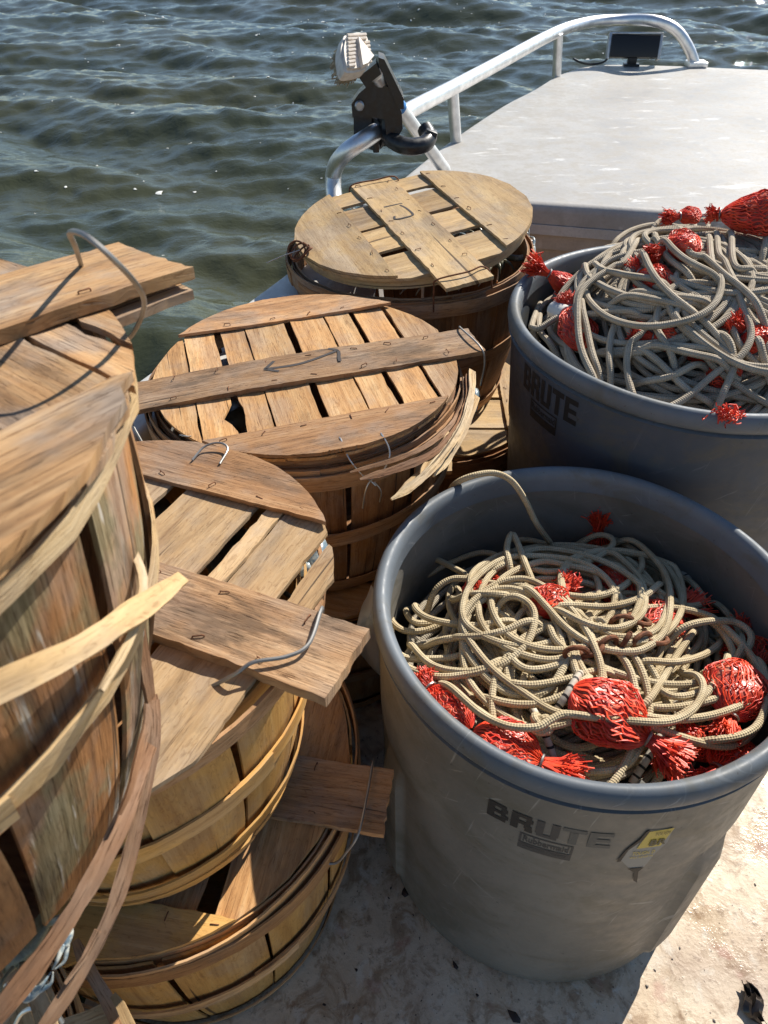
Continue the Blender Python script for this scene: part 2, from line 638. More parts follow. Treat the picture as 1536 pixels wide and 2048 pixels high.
# gelcoat of the foredeck
def gelcoat(name, base, dirt, amount, fleck):
    m = NT(name)
    p = m.pos()
    a = m.noise(m.sv(p, (3.5, 3.5, 3.5)), 1, 6, .62)
    b = m.noise(m.sv(p, (28, 28, 28)), 1, 5, .68)
    c = m.mix(m.math('MULTIPLY', m.step(a, .40, .62), .75), base, tuple(x * .80 for x in base))
    c = m.mix(m.math('MULTIPLY', m.step(b, .44, .66), amount), c, dirt)
    tx = m.noise(m.sv(p, (170, 170, 170)), 1, 3, .6)
    c = m.mix(m.math('MULTIPLY', m.step(tx, .42, .62), .30), c, tuple(x * .72 for x in base))
    s = m.noise(m.sv(p, (95, 95, 95)), 1, 3, .6)
    c = m.mix(m.math('MULTIPLY', m.step(s, .68, .76), .35), c, tuple(x * .4 for x in dirt))
    w = m.noise(m.sv(p, (7, 26, 7)), 1, 4, .7, .5)
    c = m.mix(m.math('MULTIPLY', m.step(w, .60, .68), .7), c, fleck)
    m.col(c)
    m.set(Roughness=m.step(b, .3, .7, .38, .62))
    m.b.inputs['Specular IOR Level'].default_value = .3
    m.bump(m.math('ADD', b, s), .15, .002)
    return m.m


GEL = gelcoat('weathered_gelcoat', (.475, .455, .42), (.35, .32, .27), .55, (.74, .73, .70))
GELW = gelcoat('white_gelcoat', (.60, .585, .555), (.45, .41, .35), .25, (.78, .77, .75))
CREAM = gelcoat('cream_panel', (.52, .45, .37), (.36, .29, .21), .3, (.58, .52, .45))

# cockpit deck: cream gelcoat with mud, rust and scale stains and wet patches
m = NT('stained_deck')
p = m.pos()
a = m.noise(m.sv(p, (6, 6, 6)), 1, 6, .66, .5)
b = m.noise(m.sv(p, (24, 19, 20)), 1, 6, .70, .8)
c_ = m.noise(m.sv(p, (70, 70, 70)), 1, 5, .7)
d = m.noise(m.sv(p, (210, 210, 210)), 1, 2, .5)
g = m.noise(m.sv(p, (2.2, 2.2, 2.2)), 1, 3, .5)
c = m.mix(m.step(a, .36, .66), (.66, .55, .405), (.53, .405, .27))
c = m.mix(m.math('MULTIPLY', m.step(b, .46, .64), .75), c, (.27, .165, .085))
pale = m.noise(m.sv(p, (34, 27, 30)), 1, 4, .6, .4)
c = m.mix(m.math('MULTIPLY', m.step(pale, .54, .68), .7), c, (.66, .60, .49))
c = m.mix(m.math('MULTIPLY', m.step(c_, .52, .68), .55), c, (.17, .105, .062))
c = m.mix(m.math('MULTIPLY', m.step(g, .50, .66), .5), c, (.30, .225, .185))
c = m.mix(m.math('MULTIPLY', m.step(d, .68, .73), .8), c, (.045, .028, .022))
rd = m.noise(m.sv(p, (15, 15, 15)), 1.3, 3, .5)
c = m.mix(m.math('MULTIPLY', m.step(rd, .60, .72), .40), c, (.33, .12, .09))
m.col(c)
wet = m.noise(m.sv(p, (12, 12, 12)), 1, 4, .6)
m.set(Roughness=m.step(wet, .45, .62, .55, .16))
m.bump(m.math('ADD', m.math('MULTIPLY', b, .7), m.math('ADD', m.math('MULTIPLY', c_, .6), m.math('MULTIPLY', d, .25))), .35, .004)
DECK = m.m
ZF = 0.55      # height of foredeck and side deck above the cockpit deck
DK = MB()
DK.add([(-.62, -2.6, 0), (2.4, -2.6, 0), (2.4, 2.25, 0), (-.30, 2.25, 0)], [(0, 1, 2, 3)])
DK.add([(-.62, -2.6, -.03), (2.4, -2.6, -.03), (2.4, 2.25, -.03), (-.30, 2.25, -.03)], [(3, 2, 1, 0)])
o = DK.obj('deck', DECK); o['kind'] = 'structure'

aftL, aftR = at(1060, 405, ZF), at(1536, 440, ZF)
ad = (aftR - aftL) / (aftR - aftL)[0]
edge = [at(*q, ZF)[:2] for q in ((590, 530), (800, 355), (900, 277), (1000, 211), (1060, 180), (1105, 153), (1140, 139), (1190, 129), (1260, 128), (1400, 132), (1536, 138))]
edge = [np.array([-.91, .05]), np.array([-.66, .56])] + edge + [np.array([2.9, 3.05])]
edge = spline(np.array([[*e] for e in edge]), .05)
isplit = int(np.argmin(np.abs(edge[:, 1] - 1.78)))

def deck_slab(name, mat, poly, th, parent=None, bev=.018):
    bm = bmesh.new()
    up = [bm.verts.new((q[0], q[1], ZF)) for q in poly]
    lo = [bm.verts.new((q[0], q[1], ZF - th)) for q in poly]
    k = len(poly)
    bm.faces.new(up)
    bm.faces.new(lo[::-1])
    for i in range(k):
        bm.faces.new((up[i], lo[i], lo[(i + 1) % k], up[(i + 1) % k]))
    bmesh.ops.recalc_face_normals(bm, faces=bm.faces)
    es = [e for e in bm.edges if all(abs(v.co.z - ZF) < 1e-5 for v in e.verts)]
    bmesh.ops.bevel(bm, geom=es, offset=bev, segments=4, affect='EDGES', profile=.5)
    me = bpy.data.meshes.new(name)
    bm.to_mesh(me); bm.free()
    me.shade_smooth(); me.set_sharp_from_angle(angle=R(35))
    return link(name, me, mat, parent)


cabin = thing('boat_cabin', 'low white gelcoat foredeck and cabin front of the workboat beside the water', 'boat cabin',
              Matrix.Translation((1.2, 2.4, 0)))
cb = Matrix.Translation((-1.2, -2.4, 0))
fore = [tuple(q) for q in edge[isplit:]] + [(2.9, float(aftL[1] + ad[1] * (2.9 - aftL[0])))]
xin = edge[isplit][0]
fore += [(float(x), float(aftL[1] + ad[1] * (x - aftL[0]))) for x in (2.0, 1.2, .6, .2)] + [(float(xin + .11), float(edge[isplit][1] + .02))]
o = deck_slab('roof', GEL, fore, .05, cabin, .022); o.matrix_basis = cb
# moulded lip and wall below the after edge
nrm = np.array([ad[1], -ad[0], 0]) / math.hypot(ad[0], ad[1])
nrm = -nrm if nrm[1] > 0 else nrm

def wallbox(z0, z1, t0, t1, x0=.0, x1=2.9):
    p = [np.array([x, aftL[1] + ad[1] * (x - aftL[0]), 0]) for x in (x0, x1)]
    v = []
    for z in (z0, z1):
        for q, t in ((p[0], t0), (p[1], t0), (p[1], t1), (p[0], t1)):
            w = q + nrm * t
            v.append((w[0], w[1], z))
    return v, [(0, 3, 2, 1), (4, 5, 6, 7), (0, 1, 5, 4), (1, 2, 6, 5), (2, 3, 7, 6), (3, 0, 4, 7)]

for nm, mt, a in (('moulding', GELW, (ZF - .075, ZF - .051, -.03, .004)), ('moulding', CREAM, (ZF - .115, ZF - .077, -.03, -.006)), ('wall', CREAM, (0.0, ZF - .117, -.04, -.018))):
    mb = MB(); mb.add(*wallbox(*a)); o = mb.obj(nm, mt, cabin, smooth=False); o.matrix_basis = cb
mb = MB()
pd = aftL + (aftR - aftL) * .15
mb.add(*wallbox(0.03, ZF - .14, -.016, -.010, .52, 1.25)); o = mb.obj('door_panel', CREAM, cabin, smooth=False); o.matrix_basis = cb

side = [tuple(q) for q in edge[:isplit + 1]]
inner = [(float(q[0] + .115), float(q[1] - .012)) for q in edge[:isplit + 1]]
o = deck_slab('side_deck', GELW, side + inner[::-1], .04, None, .014); o['kind'] = 'structure'
mb = MB()                                                     # outer hull and inner bulwark
for off, za, zb, flip in ((0.004, ZF - .035, WATER_Z - .3, 0), (.105, ZF - .035, 0.0, 1)):
    e = edge if not flip else edge[:isplit + 1]
    v = [(q[0] + off, q[1] - (.01 if not flip else .012), za) for q in e] + [(q[0] + off + (.10 if not flip else 0), q[1] - (.12 if not flip else .012), zb) for q in e]
    k = len(e)
    mb.add(v, [(i, i + 1, k + i + 1, k + i) if flip else (i, k + i, k + i + 1, i + 1) for i in range(k - 1)])
o = mb.obj('hull', GELW); o['kind'] = 'structure'

# ------------------------------------------------------------------ hand rail along the foredeck
rail = thing('hand_rail', 'bent aluminium grab rail with short posts round the foredeck edge', 'rail', Matrix.Translation((.3, 2.3, ZF)))
rb = Matrix.Translation((-.3, -2.3, -ZF))
ZR = ZF + .150
rp = [at(672, 420, ZF - .02), at(666, 352, ZR - .105), at(688, 308, ZR - .032)]
rp += [at(*q, ZR) for q in ((740, 272), (812, 225), (905, 176), (1000, 125), (1090, 76), (1138, 55), (1190, 43), (1250, 40))]
rp += [at_y(1310, 42, at(1392, 133, ZF)[1] + .02), at_y(1352, 60, at(1392, 133, ZF)[1] + .01), at_y(1378, 97, at(1392, 133, ZF)[1]), at(1391, 133, ZF)]
mb = MB(); mb.add(*tube(spline(rp, .03), .0205, 14)); o = mb.obj('rail_tube', ALU, rail); o.matrix_basis = rb
for tp, bs in (((905, 178), (912, 283)), ((1117, 68), (1113, 152))):
    b_ = at(*bs, ZF); t_ = at(*tp, ZR - .005)
    mb = MB(); mb.add(*tube([b_, (b_ * .5 + t_ * .5), t_], .0175, 12)); o = mb.obj('post', ALU, rail); o.matrix_basis = rb
b_ = at(1391, 133, ZF)
mb = MB(); mb.add(*box(b_ + [0, 0, .010], (.075, .07, .02), None, .005)); o = mb.obj('rail_foot', ALU, rail); o.matrix_basis = rb

# ------------------------------------------------------------------ LED light bar on the foredeck
lp = at(1262, 131, ZF)
Ml = Matrix.Translation(Vector(lp)) @ Matrix.Rotation(R(-9), 4, 'Z')
lb = thing('light_bar', 'black finned light bar standing on the foredeck inside the rail bend', 'light', Ml)
DARKM = simple('black_anodised', (.014, .014, .016), .38, .3)
GREYM = metal('grey_casting', (.55, .56, .58), .4)
tl = Matrix.Rotation(R(-16), 3, 'X')
mb = MB(); mb.add(*box((0, 0, .066), (.190, .045, .080), tl, .006)); mb.obj('housing', DARKM, lb)
for k in range(9):
    mb = MB(); c = tl @ Vector((0, -.027, .032 + k * .0086)); mb.add(*box(c, (.186, .018, .0034), tl)); mb.obj('fin', DARKM, lb, smooth=False)
for s in (-1, 1):
    mb = MB(); c = tl @ Vector((s * .101, -.003, .066)); mb.add(*box(c, (.012, .058, .094), tl, .004)); mb.obj('end_cap', GREYM, lb)
mb = MB(); c = tl @ Vector((0, -.012, .110)); mb.add(*box(c, (.194, .040, .007), tl, .002)); mb.obj('top_plate', GREYM, lb)
mb = MB(); mb.add(*box((0, -.004, .016), (.036, .034, .032), None, .004)); mb.add(*box((0, -.004, .004), (.062, .042, .008), None, .002)); mb.obj('bracket', DARKM, lb)
mb = MB(); mb.add(*tube(spline([(-.09, -.01, .055), (-.11, -.02, .018), (-.16, -.02, .006), (-.21, .0, .010), (-.235, .02, .018), (-.21, .035, .006)], .008), .0042, 8)); mb.obj('cable', BLACKP, lb)

# ------------------------------------------------------------------ rod holder clamped to the rail, deck brush resting in it
P0 = at(765, 262, ZR)
YH = P0[1]
ex = np.array([1.0, 0, 0]); ez = np.array([0, 0, 1.0]); ey = np.array([0, 1.0, 0])
# the frame below faces the cockpit: (a, b) metres across / up, measured at the clamp's distance
def hp(*px, dy=0.0):
    return [(float(q[0]), float(q[2])) for q in (at_y(x, y, YH + dy) for x, y in px)]

holder = thing('rod_holder', 'black plastic rod holder clamped on the aluminium rail', 'rod holder', Matrix.Translation((float(P0[0]), float(P0[1]), float(P0[2]))))
hb = Matrix.Translation((-float(P0[0]), -float(P0[1]), -float(P0[2])))
def hpart(name, mb_, mat=BLACKP, par=holder, base=hb, sharp=R(40)):
    o = mb_.obj(name, mat, par, sharp=sharp)
    o.matrix_basis = base
    return o

mb = MB(); mb.add(*prism(hp((718, 176), (748, 150), (786, 168), (802, 214), (804, 244), (790, 272), (774, 268), (768, 226), (744, 222), (706, 222), (704, 196)), ex, ez, ey, (0, YH - .035, 0), .050)); hpart('body', mb)
mb = MB(); mb.add(*prism(hp((757, 104), (768, 108), (806, 185), (806, 205), (796, 205), (757, 120)), ex, ez, ey, (0, YH - .03, 0), .070)); hpart('upright', mb)
mb = MB(); mb.add(*prism(hp((718, 142), (752, 115), (764, 140), (736, 168)), ex, ez, ey, (0, YH - .035, 0), .062)); hpart('collar', mb)
mb = MB(); mb.add(*prism(hp((707, 220), (745, 222), (742, 252), (730, 262), (708, 276)), ex, ez, ey, (0, YH + .01, 0), .045)); hpart('arm', mb)
ck = [at_y(*q, YH - d) for q, d in (((778, 235), .02), ((776, 265), .03), ((788, 283), .06), ((815, 293), .085), ((845, 290), .075), ((858, 275), .045), ((850, 258), .02))]
mb = MB(); mb.add(*tube(spline(ck, .006), .0195, 10)); hpart('cradle', mb)
mb = MB(); c = at_y(858, 276, YH - .045); mb.add(*box(c, (.030, .034, .040), Matrix.Rotation(R(20), 3, 'Y'), .006)); hpart('buckle', mb)
mb = MB(); mb.add(*tube(spline([at_y(770, 225, YH - .02), at_y(775, 250, YH - .02), at_y(782, 270, YH - .035)], .006), .017, 10)); hpart('neck', mb)
for x, r in ((747, .030), (763, .029)):
    c = at_y(x, 263 + (755 - x) * .5, YH)
    tdir = np.array([.62, .68, 0]); tdir /= np.linalg.norm(tdir)
    sdir = np.array([-tdir[1], tdir[0], 0])
    a = np.linspace(0, 2 * pi, 22)
    ring = [c + r * 1.05 * (np.cos(t) * ez + np.sin(t) * sdir) for t in a]
    mb = MB(); mb.add(*tube(ring, .0075, 8)); hpart('clamp', mb)
mb = MB(); c = at_y(752, 282, YH - .03); mb.add(*box(c, (.016, .02, .050), None, .004)); hpart('clamp_screw', mb)
mb = MB(); c = at_y(719, 211, YH - .064); mb.add(*tube([c, c + [0, -.004, 0], c + [0, -.007, 0]], [.011, .011, .008], 12)); hpart('bolt', mb, GREYM)

pl = at(893, 345, ZF); pt = at_y(752, 150, YH - .06)
pdv = pt - pl; pdn = pdv / np.linalg.norm(pdv)
brush = thing('deck_brush', 'cream ribbed deck brush on an aluminium pole held by the black rod holder', 'brush', Matrix.Translation(tuple(pl)))
bb = Matrix.Translation(tuple(-pl))
mb = MB(); mb.add(*tube([pl + pdn * s for s in np.linspace(.01, np.linalg.norm(pdv), 12)], .0165, 14)); hpart('pole', mb, ALU, brush, bb)
mb = MB(); mb.add(*tube([pl + pdn * s for s in np.linspace(.70, .76, 4) * np.linalg.norm(pdv)], .0178, 14)); hpart('blue_tape', mb, simple('blue_tape', (.03, .22, .55), .5), brush, bb)
BR = NT('cream_plastic')
_n = BR.noise(BR.sv(BR.pos(), (60, 60, 60)), 1, 4, .6)
BR.col(BR.mix(BR.step(_n, .4, .7), (.74, .66, .57), (.58, .49, .39))); BR.set(Roughness=.6); BR = BR.m
hc = at_y(712, 106, YH - .10)
hn = np.array([.55, -.46, .70]); hn /= np.linalg.norm(hn)
hx = np.cross([0, 0, 1.0], hn); hx /= np.linalg.norm(hx); hy = np.cross(hn, hx)
def hq(*px):
    res = []
    for x, y in px:
        d = ray(x, y); t_ = ((hc - [0, 0, CAM_H]) @ hn) / (d @ hn)
        q = np.array([0, 0, CAM_H]) + d * t_ - hc
        res.append((float(q @ hx), float(q @ hy)))
    return res
out = spline(np.array(hq((688, 72), (708, 66), (724, 66), (733, 74), (739, 98), (741, 116), (735, 135), (718, 143), (698, 146), (689, 142), (683, 120), (682, 96), (688, 72))), .004)[:-1]
cen = np.mean(out, axis=0)
mb = MB(); mb.add(*prism([tuple(q) for q in out], hx, hy, hn, hc - hn * .012, .024)); hpart('brush_head', mb, BR, brush, bb)
mb = MB(); mb.add(*prism([tuple(cen + (q - cen) * .88) for q in out], hx, hy, hn, hc + hn * .003, .007)); hpart('head_face', mb, BR, brush, bb)
H3 = lambda q, o_: hc + hx * q[0] + hy * q[1] + hn * o_
for k in range(9):                                            # moulded ribs on the head
    y = 76 + k * 7.6
    for xa, xb in ((691 + k * .3, 708 - .3 * k if k > 1 else 728), (723 + k * 1.2, 733 + k * .8)):
        if (k <= 1 and xa > 715) or k > 7 and xa > 715:
            continue
        a_, b_ = hq((xa, y), (xb, y - 2))
        a_, b_ = H3(a_, .0075), H3(b_, .0075)
        mb = MB(); mb.add(*tube([a_, (a_ + b_) / 2, b_], .0036, 6)); hpart('rib', mb, BR, brush, bb)
mb = MB(); mb.add(*prism(hq((709, 84), (716, 92), (740, 122), (728, 137), (718, 141)), hx, hy, hn, hc + hn * .010, .014)); hpart('socket', mb, BR, brush, bb)
BRI = NT('old_bristles')
_n = BRI.noise(BRI.sv(BRI.pos(), (30, 30, 90)), 1, 4, .6)
BRI.col(BRI.mix(BRI.step(_n, .3, .7), (.50, .42, .30), (.26, .20, .13))); BRI.set(Roughness=.9); BRI = BRI.m
mb = MB()
rs = np.random.default_rng(3)
for k in range(520):
    q = cen + (out[rs.integers(len(out))] - cen) * math.sqrt(rs.random()) * .9
    b0 = H3(q, -.022)
    d = -hn + hx * rs.normal(-.10, .14) + hy * rs.normal(0, .14); d /= np.linalg.norm(d)
    Lb = rs.uniform(.018, .028)
    mb.add(*tube([b0, b0 + d * Lb * .5, b0 + d * Lb + rs.normal(0, .002, 3)], .0015, 3, False))
hpart('bristles', mb, BRI, brush, bb)

# ------------------------------------------------------------------ the two bins
def bin_radius(rb, rt, h, z):
    return rb + (rt - rb) * (z / h) ** .9


def make_bin(name, label, c, rb, rt, h, mat, rim_mat, ribs, seam):
    t = thing(name, label, 'bin', Matrix.Translation((c[0], c[1], 0)))
    NTH = 320
    th = np.arange(NTH) / NTH * 2 * pi
    prof = [(0.0, .012), (rb * .75, .012), (rb - .025, .008), (rb - .010, .003), (rb - .001, .012)]
    for z in np.linspace(.03, h - .035, 44):
        prof.append((bin_radius(rb, rt, h, z) + (.0022 if z > seam else 0), z))
    inner = []
    for z in np.linspace(h - .030, .03, 14):
        inner.append((bin_radius(rb, rt, h, z) - .0055, z))
    inner += [(rb - .03, .018), (0, .018)]
    P = prof + inner
    v, uv = [], []
    for k, (r, z) in enumerate(P):
        rr = np.full(NTH, r)
        if k < len(prof) and .03 < z < seam:
            for deg in ribs:
                dth = (np.degrees(th) - deg + 180) % 360 - 180
                g = np.clip((6.6 - np.abs(dth)) / 2.2, 0, 1)
                lift = np.clip((z - .035) / .02, 0, 1)
                rr = rr + .010 * (g * g * (3 - 2 * g)) * lift * np.clip((seam - .002 - z) / .045, 0, 1) ** .6
        dent = 1 + .004 * np.sin(2 * th + .6) * z / h + .0025 * np.sin(3 * th + 2) * z / h
        rr = rr * dent
        for a, q in zip(th, rr):
            v.append((q * math.sin(a), -q * math.cos(a), z))          # 0 deg faces the viewer
            uv.append((a * rt, z))
    n = len(P)
    f = [(i * NTH + j, i * NTH + (j + 1) % NTH, (i + 1) * NTH + (j + 1) % NTH, (i + 1) * NTH + j) for i in range(n - 1) for j in range(NTH)]
    mb = MB(); mb.add(v, f, uv); mb.obj('tub', mat, t, sharp=R(45))
    # rolled rim: a closed loop of profile
    rp = []
    for a in np.linspace(-.5 * pi, 1.0 * pi, 11):
        rp.append((rt - .0015 + .0105 * math.cos(a), h - .016 + .0155 * math.sin(a)))
    rp = [(rt - .004, h - .036), (rt + .006, h - .034)] + rp + [(rt - .0125, h - .034)]
    v, uv = [], []
    for r, z in rp:
        for a in th:
            dent = 1 + .004 * math.sin(2 * a + .6) + .0025 * math.sin(3 * a + 2)
            v.append((r * dent * math.sin(a), -r * dent * math.cos(a), z + .0012 * math.sin(5 * a)))
            uv.append((a * rt, z))
    n = len(rp)
    f = [(i * NTH + j, i * NTH + (j + 1) % NTH, ((i + 1) % n) * NTH + (j + 1) % NTH, ((i + 1) % n) * NTH + j) for i in range(n) for j in range(NTH)]
    mb = MB(); mb.add(v, f, uv); mb.obj('rim', rim_mat, t, sharp=R(60))
    return t


NB, NBR, NBT, NBH = np.array([.233, .581]), .238, .2405, .545
FB, FBR, FBT, FBH = np.array([.500, 1.075]), .245, .288, .65
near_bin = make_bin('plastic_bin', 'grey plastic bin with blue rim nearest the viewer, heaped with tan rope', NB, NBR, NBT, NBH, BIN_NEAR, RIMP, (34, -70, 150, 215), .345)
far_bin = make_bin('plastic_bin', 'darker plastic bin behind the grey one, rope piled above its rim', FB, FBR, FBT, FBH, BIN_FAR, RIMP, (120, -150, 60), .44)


def wrap(name, mat, par, v2, faces, rb, rt, h, off):
    """flat print (metres: x along the wall, y up) laid on a bin's wall"""
    mb = MB()
    vv = []
    for x, y in v2:
        r = bin_radius(rb, rt, h, y) + .0022 + off
        a = x / rt
        d = 1 + .004 * math.sin(2 * a + .6) * y / h + .0025 * math.sin(3 * a + 2) * y / h
        vv.append((r * d * math.sin(a), -r * d * math.cos(a), y))
    mb.add(vv, faces)
    return mb.obj(name, mat, par, smooth=False)


def text_mesh(s, bold=0.0):
    cu = bpy.data.curves.new('lettering', 'FONT')
    cu.body = s
    cu.size = 1.0
    cu.offset = bold
    cu.resolution_u = 2
    o = bpy.data.objects.new('lettering', cu)
    COL.objects.link(o)
    dg = bpy.context.evaluated_depsgraph_get()
    me = bpy.data.meshes.new_from_object(o.evaluated_get(dg))
    bm = bmesh.new(); bm.from_mesh(me)
    bmesh.ops.triangulate(bm, faces=bm.faces)
    bmesh.ops.subdivide_edges(bm, edges=[e for e in bm.edges if e.calc_length() > .25], cuts=2)
    bmesh.ops.triangulate(bm, faces=bm.faces)
    bm.verts.index_update()
    v = np.array([(q.co.x, q.co.y) for q in bm.verts])
    f = [tuple(q.index for q in fa.verts) for fa in bm.faces]
    bm.free()
    bpy.data.objects.remove(o); bpy.data.curves.remove(cu); bpy.data.meshes.remove(me)
    return v, f


BLOCK = {                                                     # slab letters drawn as bars in a unit cell: x0, x1, y0, y1
    'B': [(0, .34, 0, 1), (.34, .86, .80, 1), (.34, .86, .41, .59), (.34, .90, 0, .20), (.64, .94, .59, .80), (.66, 1, .20, .41)],
    'R': [(0, .34, 0, 1), (.34, .88, .80, 1), (.34, .88, .38, .58), (.66, .97, .58, .80), (.60, .96, .19, .38), (.66, 1, 0, .19)],
    'U': [(0, .34, .18, 1), (.66, 1, .18, 1), (.06, .94, 0, .18)],
    'T': [(0, 1, .78, 1), (.33, .67, 0, .78)],
    'E': [(0, .34, 0, 1), (.34, 1, .79, 1), (.34, .92, .41, .59), (.34, 1, 0, .21)],
}


def letters(word, par, mats, x0, x1, y0, y1, slope, rb, rt, h, hollow='', name='letter', gap=.10):
    """each letter fills its own cell between arc lengths x0..x1; worn letters keep only their outline"""
    n = len(word)
    w = (x1 - x0) / n
    for k, ch in enumerate(word):
        v, f = [], []
        for a, b, c, d in BLOCK[ch]:
            bars = [(a, b, c, d)]
            for a_, b_, c_, d_ in bars:
                i = len(v)
                v += [(x0 + w * (k + gap / 2 + q * (1 - gap)), y0 + r * (y1 - y0)) for q, r in ((a_, c_), (b_, c_), (b_, d_), (a_, d_))]
                f.append((i, i + 1, i + 2, i + 3))
        wrap(name, mats[k], par, v, f, rb, rt, h, .0008)


def line_text(word, mat, par, x0, x1, y0, y1, rb, rt, h, bold, off, name):
    v, f = text_mesh(word, bold)
    lo, hi = v.min(0), v.max(0)
    q = (v - lo) / (hi - lo)
    wrap(name, mat, par, np.stack([x0 + q[:, 0] * (x1 - x0), y0 + q[:, 1] * (y1 - y0)], 1), f, rb, rt, h, off)


def quad(x0, x1, y0, y1, n=10):
    v = [(x0 + (x1 - x0) * i / n, y) for i in range(n + 1) for y in (y0, y1)]
    return v, [(2 * i, 2 * i + 2, 2 * i + 3, 2 * i + 1) for i in range(n)]


def frame_box(name, mat, par, x0, x1, y0, y1, t, rb, rt, h):
    for a in ((x0, x1, y0, y0 + t), (x0, x1, y1 - t, y1), (x0, x0 + t, y0 + t, y1 - t), (x1 - t, x1, y0 + t, y1 - t)):
        wrap(name, mat, par, *quad(*a), rb, rt, h, .0006)


def arc(d, rt):
    return R(d) * rt


PF2 = simple('worn_print', (.05, .05, .05), .6)
letters('BRUTE', near_bin, [PRINT, PRINT, PF2, PRINT_FADED, PRINT_FADED], arc(-33, NBT), arc(-2.5, NBT), .432, .463, 0, NBR, NBT, NBH)
a0, a1 = arc(-23.8, NBT), arc(-10.8, NBT)
frame_box('badge_frame', PF2, near_bin, a0, a1, .395, .427, .0022, NBR, NBT, NBH)
line_text('Rubbermaid', PF2, near_bin, a0 + .004, a1 - .004, .411, .423, NBR, NBT, NBH, .02, .0006, 'badge_text')
wrap('badge_bar', PF2, near_bin, *quad(a0 + .0022, a1 - .0022, .3972, .4082), NBR, NBT, NBH, .0006)
line_text('Commercial Products', PRINT_FADED, near_bin, a0 + .004, a1 - .005, .3992, .4062, NBR, NBT, NBH, .0, .0010, 'badge_text')
# torn yellow sticker
s0, s1 = arc(.8, NBT), arc(11.2, NBT)
poly = [(s0, .4080), (s0 + .004, .4350), (s0 + .013, .4530), (s0 + .016, .4690), (s1 - .002, .4670), (s1, .4350), (s1 - .008, .4130), (s1 - .013, .3830), (s0 + .022, .3750), (s0 + .012, .3880)]
v, f = [(.5 * (s0 + s1), .44)] + poly, [(0, 1 + i, 1 + (i + 1) % len(poly)) for i in range(len(poly))]
wrap('sticker', STICKER, near_bin, v, f, NBR, NBT, NBH, .0007)
wrap('sticker_band', STICKER_Y, near_bin, [(s0 + .012, .4310), (s1 - .007, .4310), (s1 - .001, .4670), (s0 + .017, .4670)], [(0, 1, 2, 3)], NBR, NBT, NBH, .0012)
line_text('BR', simple('sticker_print', (.10, .09, .05), .6), near_bin, s0 + .023, s1 - .003, .4350, .4480, NBR, NBT, NBH, .03, .0017, 'sticker_text')
line_text('TOUGH', bpy.data.materials['sticker_print'], near_bin, s0 + .024, s1 - .004, .4570, .4640, NBR, NBT, NBH, .0, .0017, 'sticker_text')
line_text('TOUGH. D', STICKER_Y, near_bin, s0 + .010, s1 - .010, .4160, .4240, NBR, NBT, NBH, .01, .0013, 'sticker_text')
line_text('WILL NEVER FA', STICKER_Y, near_bin, s0 + .009, s1 - .010, .4085, .4130, NBR, NBT, NBH, .0, .0013, 'sticker_text')
for pts in ([(s0 - .003, .4030), (s0 + .001, .4290), (s0 + .011, .4540), (s0 + .014, .4690), (s0 + .0175, .4700), (s0 + .0145, .4510), (s0 + .004, .4300), (s0 + .001, .4040)],
            [(s0 + .012, .3850), (s0 + .021, .3750), (s0 + .025, .3530), (s0 + .031, .3450), (s0 + .026, .3750), (s0 + .030, .3840)]):
    wrap('torn_flap', PRINT, near_bin, pts, [tuple(range(len(pts)))], NBR, NBT, NBH, .0015)
letters('BRUTE', far_bin, [PRINT] * 5, arc(-77, FBT), arc(-50, FBT), .562, .604, 0, FBR, FBT, FBH)
a0, a1 = arc(-71, FBT), arc(-57.5, FBT)
frame_box('badge_frame', PRINT, far_bin, a0, a1, .524, .557, .0026, FBR, FBT, FBH)
line_text('Rubbermaid', PRINT, far_bin, a0 + .004, a1 - .004, .541, .552, FBR, FBT, FBH, .02, .0006, 'badge_text')
wrap('badge_bar', PRINT, far_bin, *quad(a0 + .0026, a1 - .0026, .5265, .538), FBR, FBT, FBH, .0006)

